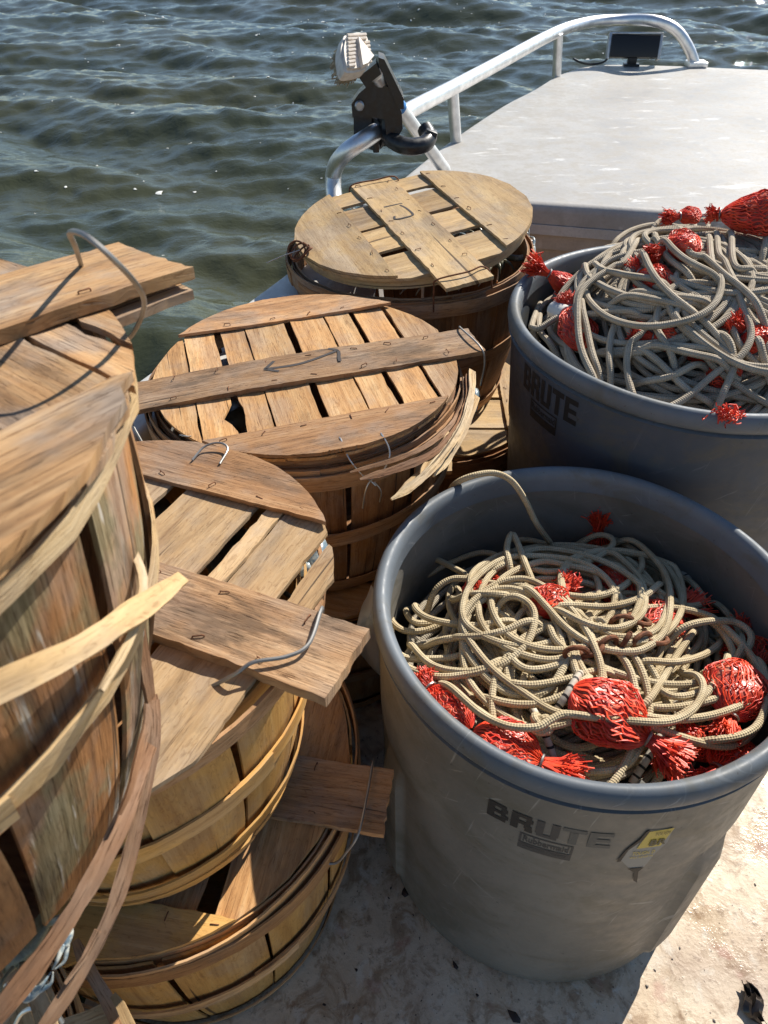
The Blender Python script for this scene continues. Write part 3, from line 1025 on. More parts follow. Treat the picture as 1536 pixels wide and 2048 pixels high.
# ------------------------------------------------------------------ heaps of rope and bait bags
class Heap:
    """height map of what already lies in a bin; each new strand is laid on it"""

    def __init__(self, c, rad, base):
        self.c, self.rad, self.base, self.g = np.array(c), rad, base, .004
        n = int(2 * (rad + .06) / self.g)
        self.n = n
        self.o = self.c - n * self.g / 2
        X, Y = np.meshgrid(self.o[0] + (np.arange(n) + .5) * self.g, self.o[1] + (np.arange(n) + .5) * self.g, indexing='ij')
        self.X, self.Y = X, Y
        self.H = np.vectorize(base)(X, Y) - .05

    def idx(self, P):
        return np.clip(((P[:, :2] - self.o) / self.g).astype(int), 0, self.n - 1)

    def lay(self, P, r, sag=1.0, free=None, flat=False):
        """P (n,2): path; returns (n,3)"""
        P = np.asarray(P, float)
        i = self.idx(P)
        base = self.H[i[:, 0], i[:, 1]] + r
        k = min(len(P) - 1, max(3, int(.060 * sag / .005)))
        ker = np.exp(-np.linspace(-2.2, 2.2, 2 * k + 1) ** 2); ker /= ker.sum()
        z = base.copy()
        if flat:
            k2 = min(len(P) - 1, 34)
            kr2 = np.exp(-np.linspace(-2, 2, 2 * k2 + 1) ** 2); kr2 /= kr2.sum()
            for _ in range(2):
                pad = np.concatenate([np.full(k2, z[0]), z, np.full(k2, z[-1])])
                z = np.convolve(pad, kr2, 'valid')
            z = z + np.clip(np.percentile(base - z, 80) - r * .8, -.004, .010)
            s_ = np.concatenate([[0], np.cumsum(np.linalg.norm(np.diff(P, axis=0), axis=1))])
            de = np.minimum(s_, s_[-1] - s_)
            z = z - .030 * np.exp(-(de / .022) ** 2)          # the ends dive under the heap
            Q = np.column_stack([P, z])
            self.stamp(Q, r)
            return Q
        for it in range(7):
            pad = np.concatenate([np.full(k, z[0]), z, np.full(k, z[-1])])
            z = np.convolve(pad, ker, 'valid')
            if it < 6:
                z = np.maximum(z, base - r * 1.0)
        if free is not None:
            z = np.maximum(z, free)
        Q = np.column_stack([P, z])
        self.stamp(Q, r)
        return Q

    def stamp(self, Q, r):
        w = int(r / self.g) + 1
        for x, y, z in Q[::1]:
            a, b = int((x - self.o[0]) / self.g), int((y - self.o[1]) / self.g)
            a0, a1, b0, b1 = max(0, a - w), min(self.n, a + w + 1), max(0, b - w), min(self.n, b + w + 1)
            if a0 >= a1 or b0 >= b1:
                continue
            d2 = (self.X[a0:a1, b0:b1] - x) ** 2 + (self.Y[a0:a1, b0:b1] - y) ** 2
            t = z + np.sqrt(np.maximum(r * r - d2, 0)) - 10 * (d2 > r * r)
            self.H[a0:a1, b0:b1] = np.maximum(self.H[a0:a1, b0:b1], t)


def rope_obj(paths, r, mat, label, group, sides=9, cat='rope', name='rope'):
    """one rope: its strands joined into one mesh"""
    mb = MB()
    for Q in paths:
        mb.add(*tube(Q, r, sides))
    o = mb.obj(name, mat, None, sharp=None)
    return tag(o, label, cat, group)


def random_loops(c, rad, turns, rs, rmin, rmax, step=.005):
    """a wandering coil, kept inside the bin"""
    n = int(turns * 9)
    a0 = rs.uniform(0, 2 * pi)
    cc = rs.normal(0, rad * .28, 2)
    rr = rs.uniform(rmin, rmax)
    P = []
    sgn = rs.choice([-1, 1])
    ecc = rs.uniform(.6, 1.0); rot = rs.uniform(0, pi)
    for k in range(n):
        a = a0 + sgn * k / 9 * 2 * pi
        cc = cc * .97 + rs.normal(0, rad * .045, 2)
        rr = np.clip(rr + rs.normal(0, rmax * .06), rmin, rmax)
        q = np.array([math.cos(a), ecc * math.sin(a)]) * rr
        q = np.array([q[0] * math.cos(rot) - q[1] * math.sin(rot), q[0] * math.sin(rot) + q[1] * math.cos(rot)]) + cc
        d = np.linalg.norm(q)
        if d > rad:
            q *= rad / d
        P.append(q + c)
    P = spline(np.array(P), step)
    d = np.linalg.norm(P - c, axis=1, keepdims=True)
    return c + (P - c) * np.minimum(1, rad / np.maximum(d, 1e-6))


def bait_bag(label, group, head, tail, rad, rs, heap=None, z=None, tuft=.045, neck=.76, head_tuft=False, tail_dir=None):
    """a knotted net bag: pear-shaped lattice of strands over pale bait, strand ends flaring beyond the neck"""
    head, tail = np.array(head, float), np.array(tail, float)
    ax = tail - head
    L = np.linalg.norm(ax); ax /= L
    up = np.array([0, 0, 1.0]) - ax * ax[2]; up /= np.linalg.norm(up)
    sd_ = np.cross(ax, up)
    org = head
    t = thing('bait_bag', label, 'bait bag', Matrix.Translation(tuple(org)), group)
    ph = rs.uniform(0, 6, 4)

    def prof(s):
        if s < neck:
            q = s / neck
            return rad * (math.sin(pi * min(1, q * 1.02)) ** .62) * (1.0 - .28 * q) + .006 * q
        q = (s - neck) / (1 - neck)
        return .0065 + rad * .62 * q ** 1.3

    def pt(s, a, k=1.0):
        r = prof(s) * k * (1 + .13 * math.sin(2 * a + ph[0]) + .10 * math.sin(3 * a + 9 * s + ph[1]) + .05 * math.sin(5 * a - 14 * s + ph[2]))
        z_ = math.sin(a) * r
        z_ *= .64
        return ax * (L * s) + sd_ * math.cos(a) * r + up * z_

    # bait inside
    mb = MB()
    ns, na = 16, 18
    v = []
    for i in range(ns + 1):
        s = .02 + (neck - .05) * i / ns
        for j in range(na):
            a = j / na * 2 * pi
            lump = .86 + .075 * math.sin(5 * a + 13 * s + ph[2]) + .06 * math.sin(19 * s + 2 * a + ph[3])
            v.append(pt(s, a, lump))
    f = [(i * na + j, i * na + (j + 1) % na, (i + 1) * na + (j + 1) % na, (i + 1) * na + j) for i in range(ns) for j in range(na)]
    f += [tuple(range(na - 1, -1, -1)), tuple(ns * na + j for j in range(na))]
    mb.add(v, f); mb.obj('bait', BAIT, t, sharp=None)
    # net: two families of helical strands that cross into diamonds
    mb = MB()
    nst = 25
    for fam in (-1, 1):
        for k in range(nst):
            a0 = k / nst * 2 * pi
            pts = []
            for i in range(27):
                s = .004 + (neck + .02) * i / 26
                wob = .05 * math.sin(i * 1.9 + k * 1.3)
                a = a0 + fam * (s * 1.35 + .07 * math.sin(s * 40 + k)) + wob * .6
                pts.append(pt(s, a, 1.0 + .02 * math.sin(i * 2.3 + k)))
            mb.add(*tube(pts, (.00082 if rad < .04 else .0012), 3, False))
    mb.obj('net', NET, t, sharp=None)
    # flared ends past the neck
    mb = MB()
    for k in range(190):
        a = rs.uniform(0, 2 * pi)
        q = math.sqrt(rs.random())
        sp = tuft * rs.uniform(.55, 1.0)
        p0 = pt(neck, a, q)
        p1 = ax * (L * neck + sp * .5) + (sd_ * math.cos(a) + up * math.sin(a) * .8) * (.006 + .13 * tuft * q)
        p2 = ax * (L * neck + sp) + (sd_ * math.cos(a) + up * math.sin(a) * .8) * (.006 + .36 * tuft * q) + rs.normal(0, .0022, 3)
        mb.add(*tube(spline([p0, p1, p2], .005), .0007, 3, False))
        if k % 3 == 0:                                        # cut meshes joining neighbours
            p3 = p2 + rs.normal(0, .0035, 3)
            mb.add(*tube([p1 * .4 + p2 * .6, (p1 + p2) * .5 + rs.normal(0, .004, 3), p3], .0008, 3, False))
    mb.obj('tuft', NET, t, sharp=None)
    if head_tuft:
        mb = MB()
        for k in range(26):
            a = rs.uniform(0, 2 * pi)
            d = -ax * .022 + (sd_ * math.cos(a) + up * math.sin(a)) * .014 * rs.random()
            mb.add(*tube([np.zeros(3), d * .6, d + rs.normal(0, .002, 3)], .0008, 3, False))
        mb.obj('tuft', NET, t, sharp=None)
    # binding ring at the neck
    a = np.linspace(0, 2 * pi, 12)
    mb = MB(); mb.add(*tube([ax * (L * neck) + (sd_ * math.cos(q) + up * math.sin(q)) * .0082 for q in a], .0016, 6)); mb.obj('neck_ring', WIRE, t)
    if heap is not None:
        for s in np.linspace(.08, neck - .06, 9):
            r = prof(s)
            c = org + ax * (L * s)
            heap.stamp(np.array([[c[0], c[1], c[2] - r * .22]]), r * .95)
    return t


def tuft_only(label, group, base, direction, size, rs):
    """the gathered end of a bag whose body lies under the rope"""
    d = np.array(direction, float); d /= np.linalg.norm(d)
    b0 = np.array(base, float)
    return bait_bag(label, group, b0 - d * .085, b0 + d * .02, .026, rs, None, tuft=size)


# --- near bin
near_base = lambda x, y: .458 + .03 * max(0, 1 - ((x - .20) ** 2 + (y - .58) ** 2) / .20 ** 2) - .10 * max(0, (y - .66))
NH = Heap(NB, .205, near_base)
npx = lambda *q: np.array([at_surf(x, y, near_base)[:2] for x, y in q])
npz = lambda x, y, dz=0.0: at_surf(x, y, near_base) + [0, 0, dz]
rs = np.random.default_rng(21)
G_N = 'dull rope lying deep in the grey bin'
for k in range(13):
    P = random_loops(NB, .208, rs.uniform(4.0, 5.5), rs, .06, .18)
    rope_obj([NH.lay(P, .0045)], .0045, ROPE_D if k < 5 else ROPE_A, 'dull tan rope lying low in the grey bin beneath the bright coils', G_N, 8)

G_BN = 'red net bait bags in the grey bin'
bag = lambda label, a, b, rad, dz=.012, **kw: bait_bag(label, G_BN, npz(*a, dz), npz(*b, dz - .004), rad, rs, NH, **kw)
bag('fat red net bag by the front rim, pale bait showing at its crown', (1138, 1398), (1356, 1538), .040, .020, tuft=.046, neck=.70)
bag('red net bag tied with a ring, its neck pointing towards the viewer by the rim', (1478, 1342), (1440, 1502), .034, .018, tuft=.030, neck=.70)
bag('long red net bag pressed along the front rim under a rope', (945, 1474), (1130, 1556), .031, .012, tuft=.045, neck=.74)
bag('red net bag with a pale fish shape inside, beside the side rim', (940, 1462), (842, 1358), .026, .004, tuft=.026, neck=.80)
bag('red net bag in half shade with its cut tail towards the coil', (1262, 1190), (1195, 1108), .032, -0.012, tuft=.03, neck=.8)
bag('red net bag with a wide frayed tail in the shaded side', (1290, 1250), (1400, 1190), .03, -0.010, tuft=.05, neck=.62)
bag('red net bag peeping out between the coils in the middle', (1075, 1225), (1135, 1165), .028, 0.000, tuft=.03, neck=.8)
bag('red net bag in deep shade against the far wall of the grey bin', (1330, 1105), (1270, 1080), .028, -0.034, tuft=.03)
bag('red net bag half hidden behind the ringed bag', (1400, 1432), (1352, 1500), .030, -0.020, tuft=.03)
bag('shaded red net bag high against the bin wall above the ringed bag', (1512, 1320), (1490, 1240), .030, -0.012, tuft=.03)
bag('dark red net bag low beside the front rim, under the ringed bag', (1500, 1470), (1425, 1545), .028, -0.010, tuft=.035)
bag('small red net bag hidden under the round coil', (935, 1180), (990, 1150), .026, -0.016, tuft=.02)
tuft_only('red frayed bag end standing up by the far wall of the grey bin', G_BN, npz(1198, 1058, .0), (0, .25, 1), .04, rs)

# a middle layer of loose coils between the bags
for k in range(7):
    P = random_loops(NB + np.array([(-.06, .02), (.02, .05), (.07, -.05), (-.02, -.10), (-.08, -.02), (.09, .06), (-.03, .03)][k]), (.14, .14, .13, .11, .12, .10, .13)[k], rs.uniform(3.0, 4.4), rs, .05, .125)
    rope_obj([NH.lay(P, .0044, flat=True)], .0044, ROPE_A, ('tan rope looped loosely by the side wall of the grey bin', 'tan rope looped loosely near the shaded far wall of the grey bin', 'tan rope looped loosely around the ringed bag', 'tan rope looped loosely beside the fat red bag',
             'tan rope looped loosely within the big round coil', 'tan rope looped loosely in the shade beside the frayed tail', 'tan rope looped loosely over the middle of the grey bin')[k], 'rope coils on top of the heap in the grey bin', 8)

# rusty chain in the middle of the heap
ch = thing('chain', 'short rusty chain lying among the tan rope', 'chain', Matrix.Translation(tuple(npz(1230, 1300, .004))))
cpx = [(1150, 1318), (1180, 1310), (1212, 1300), (1246, 1296), (1280, 1292), (1312, 1290), (1240, 1255), (1275, 1250)]
o0 = npz(1230, 1300, .004)
for k, q in enumerate(cpx):
    c = npz(*q, .010) - o0
    a = np.linspace(0, 2 * pi, 15)
    e1 = np.array([math.cos(k * .5), .3 * math.sin(k), .25 * (k % 2)]); e1 /= np.linalg.norm(e1)
    e2 = np.cross(e1, [0.1, .3, 1] if k % 2 else [0, -1, .3]); e2 /= np.linalg.norm(e2)
    mb = MB(); mb.add(*tube([c + e1 * .0135 * math.cos(t) + e2 * .0085 * math.sin(t) for t in a], .0032, 8)); mb.obj('link', RUST, ch)

def strands(heap, fpx, r, mat, label, group, *lists, sides=10, cat='rope', name='rope', lift=0.0):
    out = []
    for q in lists:
        P = spline(fpx(*q), .0045)
        out.append(heap.lay(P, r, 1.3, flat=True))
    return rope_obj(out, r, mat, label, group, sides, cat, name)


TR = 'rope coils on top of the heap in the grey bin'
RN = .0044
NS = lambda label, mat, *L, **k: strands(NH, npx, RN, mat, label, TR, *L, **k)
NS('tan rope running down to the front rim between the bags', ROPE_A,
   [(914, 1350), (924, 1387), (956, 1424), (992, 1450), (1040, 1462)], [(956, 1350), (966, 1382), (1003, 1408), (1066, 1418), (1129, 1403), (1176, 1366), (1197, 1340)],
   [(1000, 1330), (1015, 1365), (1060, 1378), (1130, 1368), (1180, 1352), (1260, 1345)])
NS('tan rope strands crossing steeply beside the ringed bag', ROPE_A,
   [(1407, 1235), (1360, 1298), (1318, 1371), (1286, 1418), (1240, 1430)], [(1460, 1300), (1430, 1370), (1380, 1430), (1330, 1452), (1290, 1440)],
   [(1300, 1330), (1310, 1370), (1340, 1400), (1390, 1395), (1420, 1360)])
NS('shaded rope loops lying along the far wall of the grey bin', ROPE_A,
   [(929, 1076), (940, 1053), (992, 1048), (1066, 1053), (1129, 1072), (1200, 1075), (1290, 1078), (1340, 1120)], [(1060, 1040), (1120, 1032), (1180, 1050), (1210, 1075)],
   [(1240, 1072), (1310, 1110), (1390, 1170), (1420, 1240), (1410, 1300)], [(1420, 1150), (1470, 1230), (1480, 1300), (1450, 1350)])
NS('rope hugging the side wall and curling under the ringed bag', ROPE_A,
   [(1470, 1298), (1495, 1318), (1517, 1350), (1522, 1413), (1507, 1466), (1475, 1492), (1423, 1502), (1375, 1492), (1349, 1476)])
NS('tan rope making the lower loops of the round coil', ROPE_A,
   [(1017, 1209), (990, 1240), (946, 1262), (890, 1268), (840, 1255)], [(820, 1236), (823, 1264), (837, 1291), (864, 1318), (905, 1335), (960, 1337), (1010, 1310), (1030, 1285)],
   [(905, 1170), (940, 1190), (1000, 1195), (1050, 1180)], [(850, 1190), (870, 1165), (905, 1150), (950, 1150), (1000, 1135), (1050, 1115)],
   [(840, 1160), (830, 1190), (850, 1215), (900, 1235), (960, 1245), (1020, 1238), (1060, 1222)], [(880, 1250), (930, 1275), (1000, 1270), (1060, 1250), (1120, 1262)])
NS('tan rope forming the big round coil by the side wall', ROPE_A,
   [(1040, 1092), (968, 1078), (905, 1090), (861, 1108), (837, 1119), (815, 1138), (793, 1162), (782, 1195), (790, 1214), (809, 1225), (842, 1223), (875, 1212), (905, 1190), (919, 1162), (919, 1143), (900, 1120)],
   [(783, 1200), (780, 1250), (793, 1280), (815, 1294), (853, 1296), (905, 1294), (946, 1280), (980, 1262)],
   [(782, 1260), (793, 1287), (804, 1316), (831, 1335), (875, 1346), (924, 1346), (973, 1337), (1014, 1324), (1050, 1294), (1066, 1261), (1066, 1231), (1047, 1209), (1012, 1200), (980, 1215)],
   [(820, 1150), (812, 1180), (830, 1205), (870, 1200), (900, 1170)])
NS('tan rope with its loose loops over the upper middle of the grey bin heap', ROPE_A,
   [(1030, 1160), (1012, 1115), (1020, 1092), (1035, 1108), (1060, 1160), (1085, 1200)],
   [(1040, 1088), (1040, 1114), (1066, 1132), (1118, 1138), (1176, 1125), (1218, 1104), (1223, 1083), (1197, 1072), (1140, 1076)],
   [(1080, 1210), (1092, 1214), (1129, 1245), (1176, 1266), (1228, 1272), (1270, 1251), (1286, 1219), (1281, 1172), (1249, 1135), (1218, 1114), (1160, 1100)],
   [(1060, 1225), (1140, 1222), (1220, 1222), (1290, 1200), (1330, 1165)])
NS('tan rope in wide sweeps crossing the whole heap of the grey bin', ROPE_A,
   [(890, 1078), (868, 1087), (870, 1097), (891, 1113), (924, 1132), (946, 1149), (987, 1162), (1042, 1172), (1097, 1188), (1181, 1198), (1244, 1177), (1281, 1140), (1276, 1104), (1234, 1067), (1192, 1058), (1129, 1068)],
   [(1020, 1165), (1045, 1182), (1087, 1224), (1129, 1266), (1176, 1298), (1228, 1313), (1281, 1311), (1323, 1277), (1336, 1219), (1328, 1167), (1302, 1125), (1260, 1088), (1210, 1074)],
   [(1250, 1140), (1281, 1167), (1323, 1193), (1365, 1214), (1402, 1206), (1407, 1182), (1381, 1146), (1330, 1115)])
NS('tan rope looping out towards the shaded wall above the ringed bag', ROPE_A,
   [(1230, 1318), (1281, 1324), (1349, 1324), (1407, 1306), (1444, 1277), (1457, 1248), (1440, 1225)],
   [(1330, 1280), (1354, 1266), (1412, 1261), (1465, 1261), (1496, 1282), (1486, 1313), (1444, 1329), (1391, 1324)])
NS('tan rope lying over the fat red bag with knots at both ends', ROPE_A,
   [(877, 1345), (893, 1382), (929, 1424), (966, 1460), (1013, 1484), (1066, 1487), (1092, 1472), (1123, 1460), (1186, 1468), (1255, 1476), (1323, 1476), (1370, 1450), (1396, 1403), (1386, 1355), (1365, 1324)])
TS = 'cords with black ticks in the grey bin'
strands(NH, npx, .0042, TICK, 'white cord with black ticks running under the knot to the front rim', TS, [(1045, 1366), (1060, 1397), (1076, 1434), (1097, 1476), (1118, 1518), (1150, 1552)], cat='cord', name='ticked_cord')
strands(NH, npx, .0042, TICK, 'cord with black ticks running beside the fat red bag', TS, [(1265, 1552), (1281, 1530), (1312, 1488), (1344, 1424), (1375, 1366), (1391, 1328)], cat='cord', name='ticked_cord')
strands(NH, npx, .0042, TICK, 'short ticked cord leading up from the knot', TS, [(1087, 1455), (1129, 1408), (1160, 1355), (1172, 1330)], cat='cord', name='ticked_cord')
strands(NH, npx, .0044, TICK, 'ticked cord lost in the shade by the far wall', TS, [(1300, 1070), (1350, 1095), (1390, 1140), (1405, 1180)], cat='cord', name='ticked_cord')


def knot(label, c, r, mat, rs, group):
    r *= .8
    t_ = np.linspace(0, 2 * pi, 70)
    q = np.stack([(2 + np.cos(3 * t_)) * np.cos(2 * t_), (2 + np.cos(3 * t_)) * np.sin(2 * t_), np.sin(3 * t_)], 1) * r * .55
    Rr = np.array(Euler(tuple(rs.uniform(-.6, .6, 3))).to_matrix())
    mb = MB(); mb.add(*tube(np.asarray(c) + q @ Rr.T, r * .62, 8)); o = mb.obj('knot', mat, None, sharp=None)
    return tag(o, label, 'knot', group)


def top(heap, px, f):
    p = npz(*px) if f else fpz(*px)
    i = heap.idx(p[None])[0]
    return np.array([p[0], p[1], heap.H[i[0], i[1]]])


knot('fat rope knot where the ticked cords meet by the front', top(NH, (1080, 1462), 1), .0085, ROPE_A, rs, 'knots in the grey bin')
knot('rope knot above the steep strands near the ringed bag', top(NH, (1392, 1326), 1), .0075, ROPE_A, rs, 'knots in the grey bin')
knot('small rope knot among the middle coils by the chain', top(NH, (1190, 1262), 1), .0065, ROPE_A, rs, 'knots in the grey bin')
# clear sleeve on the ticked cord
CLR = NT('clear_sleeve'); CLR.col((.55, .54, .50)); CLR.set(Roughness=.3); CLR.b.inputs['Transmission Weight'].default_value = .55; CLR = CLR.m
a_, b_ = top(NH, (1262, 1566), 1) + [0, 0, .001], top(NH, (1298, 1528), 1) + [0, 0, .006]
mb = MB(); mb.add(*tube([a_, a_ * .9 + b_ * .1, a_ * .5 + b_ * .5, a_ * .1 + b_ * .9, b_], [.0062, .0078, .0078, .0078, .0062], 14)); tag(mb.obj('sleeve', CLR, None), 'clear plastic sleeve on the ticked cord at the front rim', 'sleeve')
# a strand that climbs out over the rim
P = [at(893, 1005, .47), at(905, 974, .53), at(935, 955, .556), at(985, 946, .559), at(1022, 961, .552), at(1050, 1000, .525), at(1072, 1045, .485), at(1100, 1085, .45)]
rope_obj([spline(P, .005)], RN, ROPE_A, 'rope strand climbing out over the rim of the grey bin', TR, 10)

# --- far bin
def far_base(x, y):
    d2 = ((x - .53) ** 2 + (y - 1.12) ** 2) / .25 ** 2
    return .625 + .125 * max(0, 1 - d2) ** .9


FH = Heap(FB, .262, far_base)
fpx = lambda *q: np.array([at_surf(x, y, far_base)[:2] for x, y in q])
fpz = lambda x, y, dz=0.0: at_surf(x, y, far_base) + [0, 0, dz]
rs = np.random.default_rng(33)
G_F = 'grey rope lying deep in the far bin'
for k in range(14):
    P = random_loops(FB, .252, rs.uniform(4.0, 6.0), rs, .10, .24)
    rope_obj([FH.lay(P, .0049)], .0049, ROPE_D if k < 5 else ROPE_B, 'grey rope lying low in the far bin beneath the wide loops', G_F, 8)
for k in range(7):
    P = random_loops(FB + np.array([(-.05, -.08), (.03, -.02), (-.02, .06), (.06, -.10), (-.09, .0), (.05, .07), (.0, -.13)][k]), (.17, .20, .17, .15, .14, .16, .11)[k], rs.uniform(3.6, 5.2), rs, .08, .18)
    rope_obj([FH.lay(P, .0050, flat=True)], .0050, ROPE_B, ('grey rope looped loosely along the near side of the far bin', 'grey rope looped loosely over the middle of the far heap', 'grey rope looped loosely at the back of the far heap', 'grey rope looped loosely above the curly red scrap',
             'grey rope looped loosely against the near wall of the far bin', 'grey rope looped loosely below the red bag on top', 'grey rope looped tightly at the front rim of the far bin')[k], 'rope loops on top of the heap in the far bin', 8)
G_BF = 'red net bait bags in the far bin'
bag = lambda label, a, b, rad, dz=.012, **kw: bait_bag(label, G_BF, fpz(*a, dz), fpz(*b, dz), rad, rs, FH, **kw)
bait_bag('red net bag on top of the far heap against the white foredeck', G_BF, at(1610, 428, .768), at(1428, 428, .748), .046, rs, FH, tuft=.02, neck=.93)
bag('red net bag under two rope loops by the near wall of the far bin', (1165, 715), (1130, 612), .034, 0.012, tuft=.035, neck=.78)
bag('red net bag with a long bright tail lying in the hollow of the far heap', (1360, 680), (1275, 668), .024, -0.002, tuft=.035, neck=.6)
bag('dark red net bag low in the far bin below the long tail', (1480, 760), (1400, 700), .032, -0.006, tuft=.03)
bag('red net bag in shade high in the middle of the far heap', (1400, 480), (1310, 505), .034, 0.000, tuft=.03)
bag('red net bag deep behind the crossing strands of the far heap', (1340, 560), (1270, 520), .032, -0.014, tuft=.03)
bag('red net bag whose cut end shows between the topmost strands', (1400, 432), (1340, 436), .028, 0.002, tuft=.035, neck=.7)
bag('red net bag at the edge of view in the middle of the far heap', (1530, 690), (1480, 650), .030, -0.002, tuft=.03)
tuft_only('red frayed bag end hanging over the rim of the far bin beside the basket', G_BF, at(1092, 545, .655), (-.65, .10, .35), .045, rs)
mb = MB()
cq = at(1458, 830, .648)
for k in range(90):
    b0 = cq + rs.normal(0, 1, 3) * [.009, .006, .003]
    e = b0 + rs.normal(0, 1, 3) * [.006, .006, .005] + [0, 0, .003]
    mb.add(*tube(spline([b0, (b0 + e) / 2 + rs.normal(0, .004, 3), e], .003), .0009, 4, False))
tag(mb.obj('net_scrap', NET, None, sharp=None), 'small curly scrap of red net on the front rim of the far bin', 'net scrap')
TR = 'rope loops on top of the heap in the far bin'
RF = .0050
FS = lambda label, mat, *L, **k: strands(FH, fpx, RF, mat, label, TR, *L, **k)
FS('grey rope tucked along the near wall of the far bin', ROPE_B,
   [(1091, 562), (1073, 611), (1063, 653), (1066, 660), (1077, 667), (1119, 660), (1181, 650), (1244, 639), (1314, 636)],
   [(1244, 555), (1241, 597), (1230, 653), (1216, 702), (1213, 744), (1227, 779)], [(1085, 590), (1080, 640), (1095, 680), (1130, 700)])
FS('grey rope in level rows across the shaded hollow of the far heap', ROPE_B,
   [(1167, 527), (1174, 562), (1202, 590), (1251, 611), (1314, 618), (1384, 618)], [(1181, 513), (1195, 541), (1237, 562), (1297, 569), (1366, 587)],
   [(1230, 590), (1300, 600), (1380, 602), (1460, 612)], [(1200, 625), (1280, 618), (1360, 632), (1420, 660)], [(1250, 720), (1320, 735), (1400, 768), (1470, 790)],
   [(1280, 690), (1340, 720), (1400, 738), (1460, 770)], [(1240, 700), (1300, 750), (1380, 800), (1470, 815)])
FS('grey rope looping low round the front of the far heap', ROPE_B,
   [(1244, 754), (1286, 775), (1335, 782), (1384, 761), (1433, 733)], [(1300, 468), (1335, 506), (1377, 538), (1419, 555)], [(1310, 480), (1350, 515), (1400, 545), (1470, 575)],
   [(1436, 594), (1391, 604), (1349, 618), (1314, 643), (1286, 674), (1272, 695), (1251, 726), (1248, 761), (1269, 796), (1310, 812)])
FS('pale rope strands bunched across the top of the far heap', ROPE_B,
   [(1105, 492), (1150, 488), (1200, 470), (1250, 452), (1310, 440), (1370, 436)], [(1110, 498), (1150, 505), (1195, 480), (1240, 462), (1286, 461), (1314, 479)],
   [(1320, 448), (1370, 443), (1412, 447)], [(1443, 416), (1488, 419), (1536, 433)], [(1440, 430), (1490, 434), (1520, 465), (1530, 500)], [(1380, 415), (1440, 425), (1500, 445), (1545, 470)],
   [(1147, 548), (1150, 520), (1174, 489), (1209, 461), (1251, 454), (1286, 461), (1314, 479)])
FS('pale rope sweeping down the middle of the far heap in two long strands', ROPE_B,
   [(1279, 496), (1290, 534), (1307, 576), (1335, 611), (1370, 639), (1408, 667), (1440, 709), (1454, 751), (1450, 789), (1426, 831)],
   [(1405, 645), (1425, 670), (1445, 705), (1456, 745), (1452, 780)],
   [(1328, 454), (1370, 486), (1412, 513), (1450, 548), (1481, 583), (1509, 629), (1540, 667)], [(1513, 657), (1506, 709), (1516, 751), (1540, 779)], [(1495, 735), (1510, 760), (1540, 800)])
FS('pale rope arching over the back of the far heap', ROPE_B,
   [(1370, 405), (1419, 395), (1488, 395), (1545, 402)],
   [(1223, 454), (1265, 423), (1314, 407), (1363, 409), (1412, 426), (1454, 458), (1495, 489), (1540, 524)], [(1440, 440), (1470, 490), (1510, 525), (1545, 550)])
FS('pale rope laid as the widest loop on the far heap', ROPE_B,
   [(1112, 527), (1147, 548), (1164, 576), (1171, 604), (1174, 625), (1199, 657), (1237, 684), (1279, 698), (1324, 695), (1377, 674), (1419, 636), (1440, 583), (1440, 534), (1426, 475), (1398, 426), (1375, 412)],
   [(1430, 405), (1426, 412), (1440, 458), (1457, 510), (1475, 569), (1485, 625), (1495, 674), (1488, 716), (1464, 754), (1419, 786), (1363, 810), (1314, 817), (1268, 806), (1240, 790)])
FS('pale rope in a tall narrow loop beside the near wall of the far bin', ROPE_B,
   [(1349, 419), (1307, 444), (1265, 496), (1223, 545), (1181, 590), (1154, 632), (1145, 681), (1154, 723), (1181, 761), (1216, 784)],
   [(1160, 600), (1158, 650), (1165, 700), (1185, 745), (1215, 775)])
mb = MB(); a_, b_ = fpz(1108, 633, .012), fpz(1132, 645, .012)
mb.add(*tube([a_, a_ * .5 + b_ * .5, b_], .0145, 14)); tag(mb.obj('sleeve', simple('white_sleeve', (.62, .60, .55), .5), None), 'white plastic sleeve against the near wall of the far bin', 'sleeve')

# ------------------------------------------------------------------ baskets
def frame_matrix(c, n, ang):
    """origin c, z axis n, x axis along the heading ang (degrees) in the plane"""
    n = np.array(n, float); n /= np.linalg.norm(n)
    x = np.array([math.cos(R(ang)), math.sin(R(ang)), 0.0]); x -= n * (x @ n); x /= np.linalg.norm(x)
    y = np.cross(n, x)
    m_ = Matrix.Identity(4)
    for i in range(3):
        m_[i][0], m_[i][1], m_[i][2], m_[i][3] = x[i], y[i], n[i], c[i]
    return m_


def ribbon(P, width, th, nv, taper=None, m=3):
    P = np.asarray(P, float)
    T, _, _ = frames(P)
    nv = np.broadcast_to(np.asarray(nv, float), P.shape)
    W = np.cross(nv, T); W /= np.linalg.norm(W, axis=1, keepdims=True) + 1e-9
    N = np.cross(T, W)
    w = np.broadcast_to(np.asarray(width, float), (len(P),))
    s = np.concatenate([[0], np.cumsum(np.linalg.norm(np.diff(P, axis=0), axis=1))])
    k = np.linspace(-.5, .5, m)
    G = P[:, None, :] + W[:, None, :] * (w[:, None] * k[None, :])[:, :, None]
    UV = np.stack([np.repeat(s[:, None], m, 1), w[:, None] * k[None, :]], 2)
    return slab(G, th, UV, np.repeat(N[:, None, :], m, 1))


STAPLE = None
def staple_mesh():
    global STAPLE
    if STAPLE is None:
        mb_ = MB()
        mb_.add(*tube([(-.0046, 0, -.003), (-.0046, 0, .0004), (-.0040, 0, .0009), (.0040, 0, .0009), (.0046, 0, .0004), (.0046, 0, -.003)], .00062, 5))
        STAPLE = mb_.mesh('staple', True, None)
        STAPLE.materials.append(RUST)
    return STAPLE


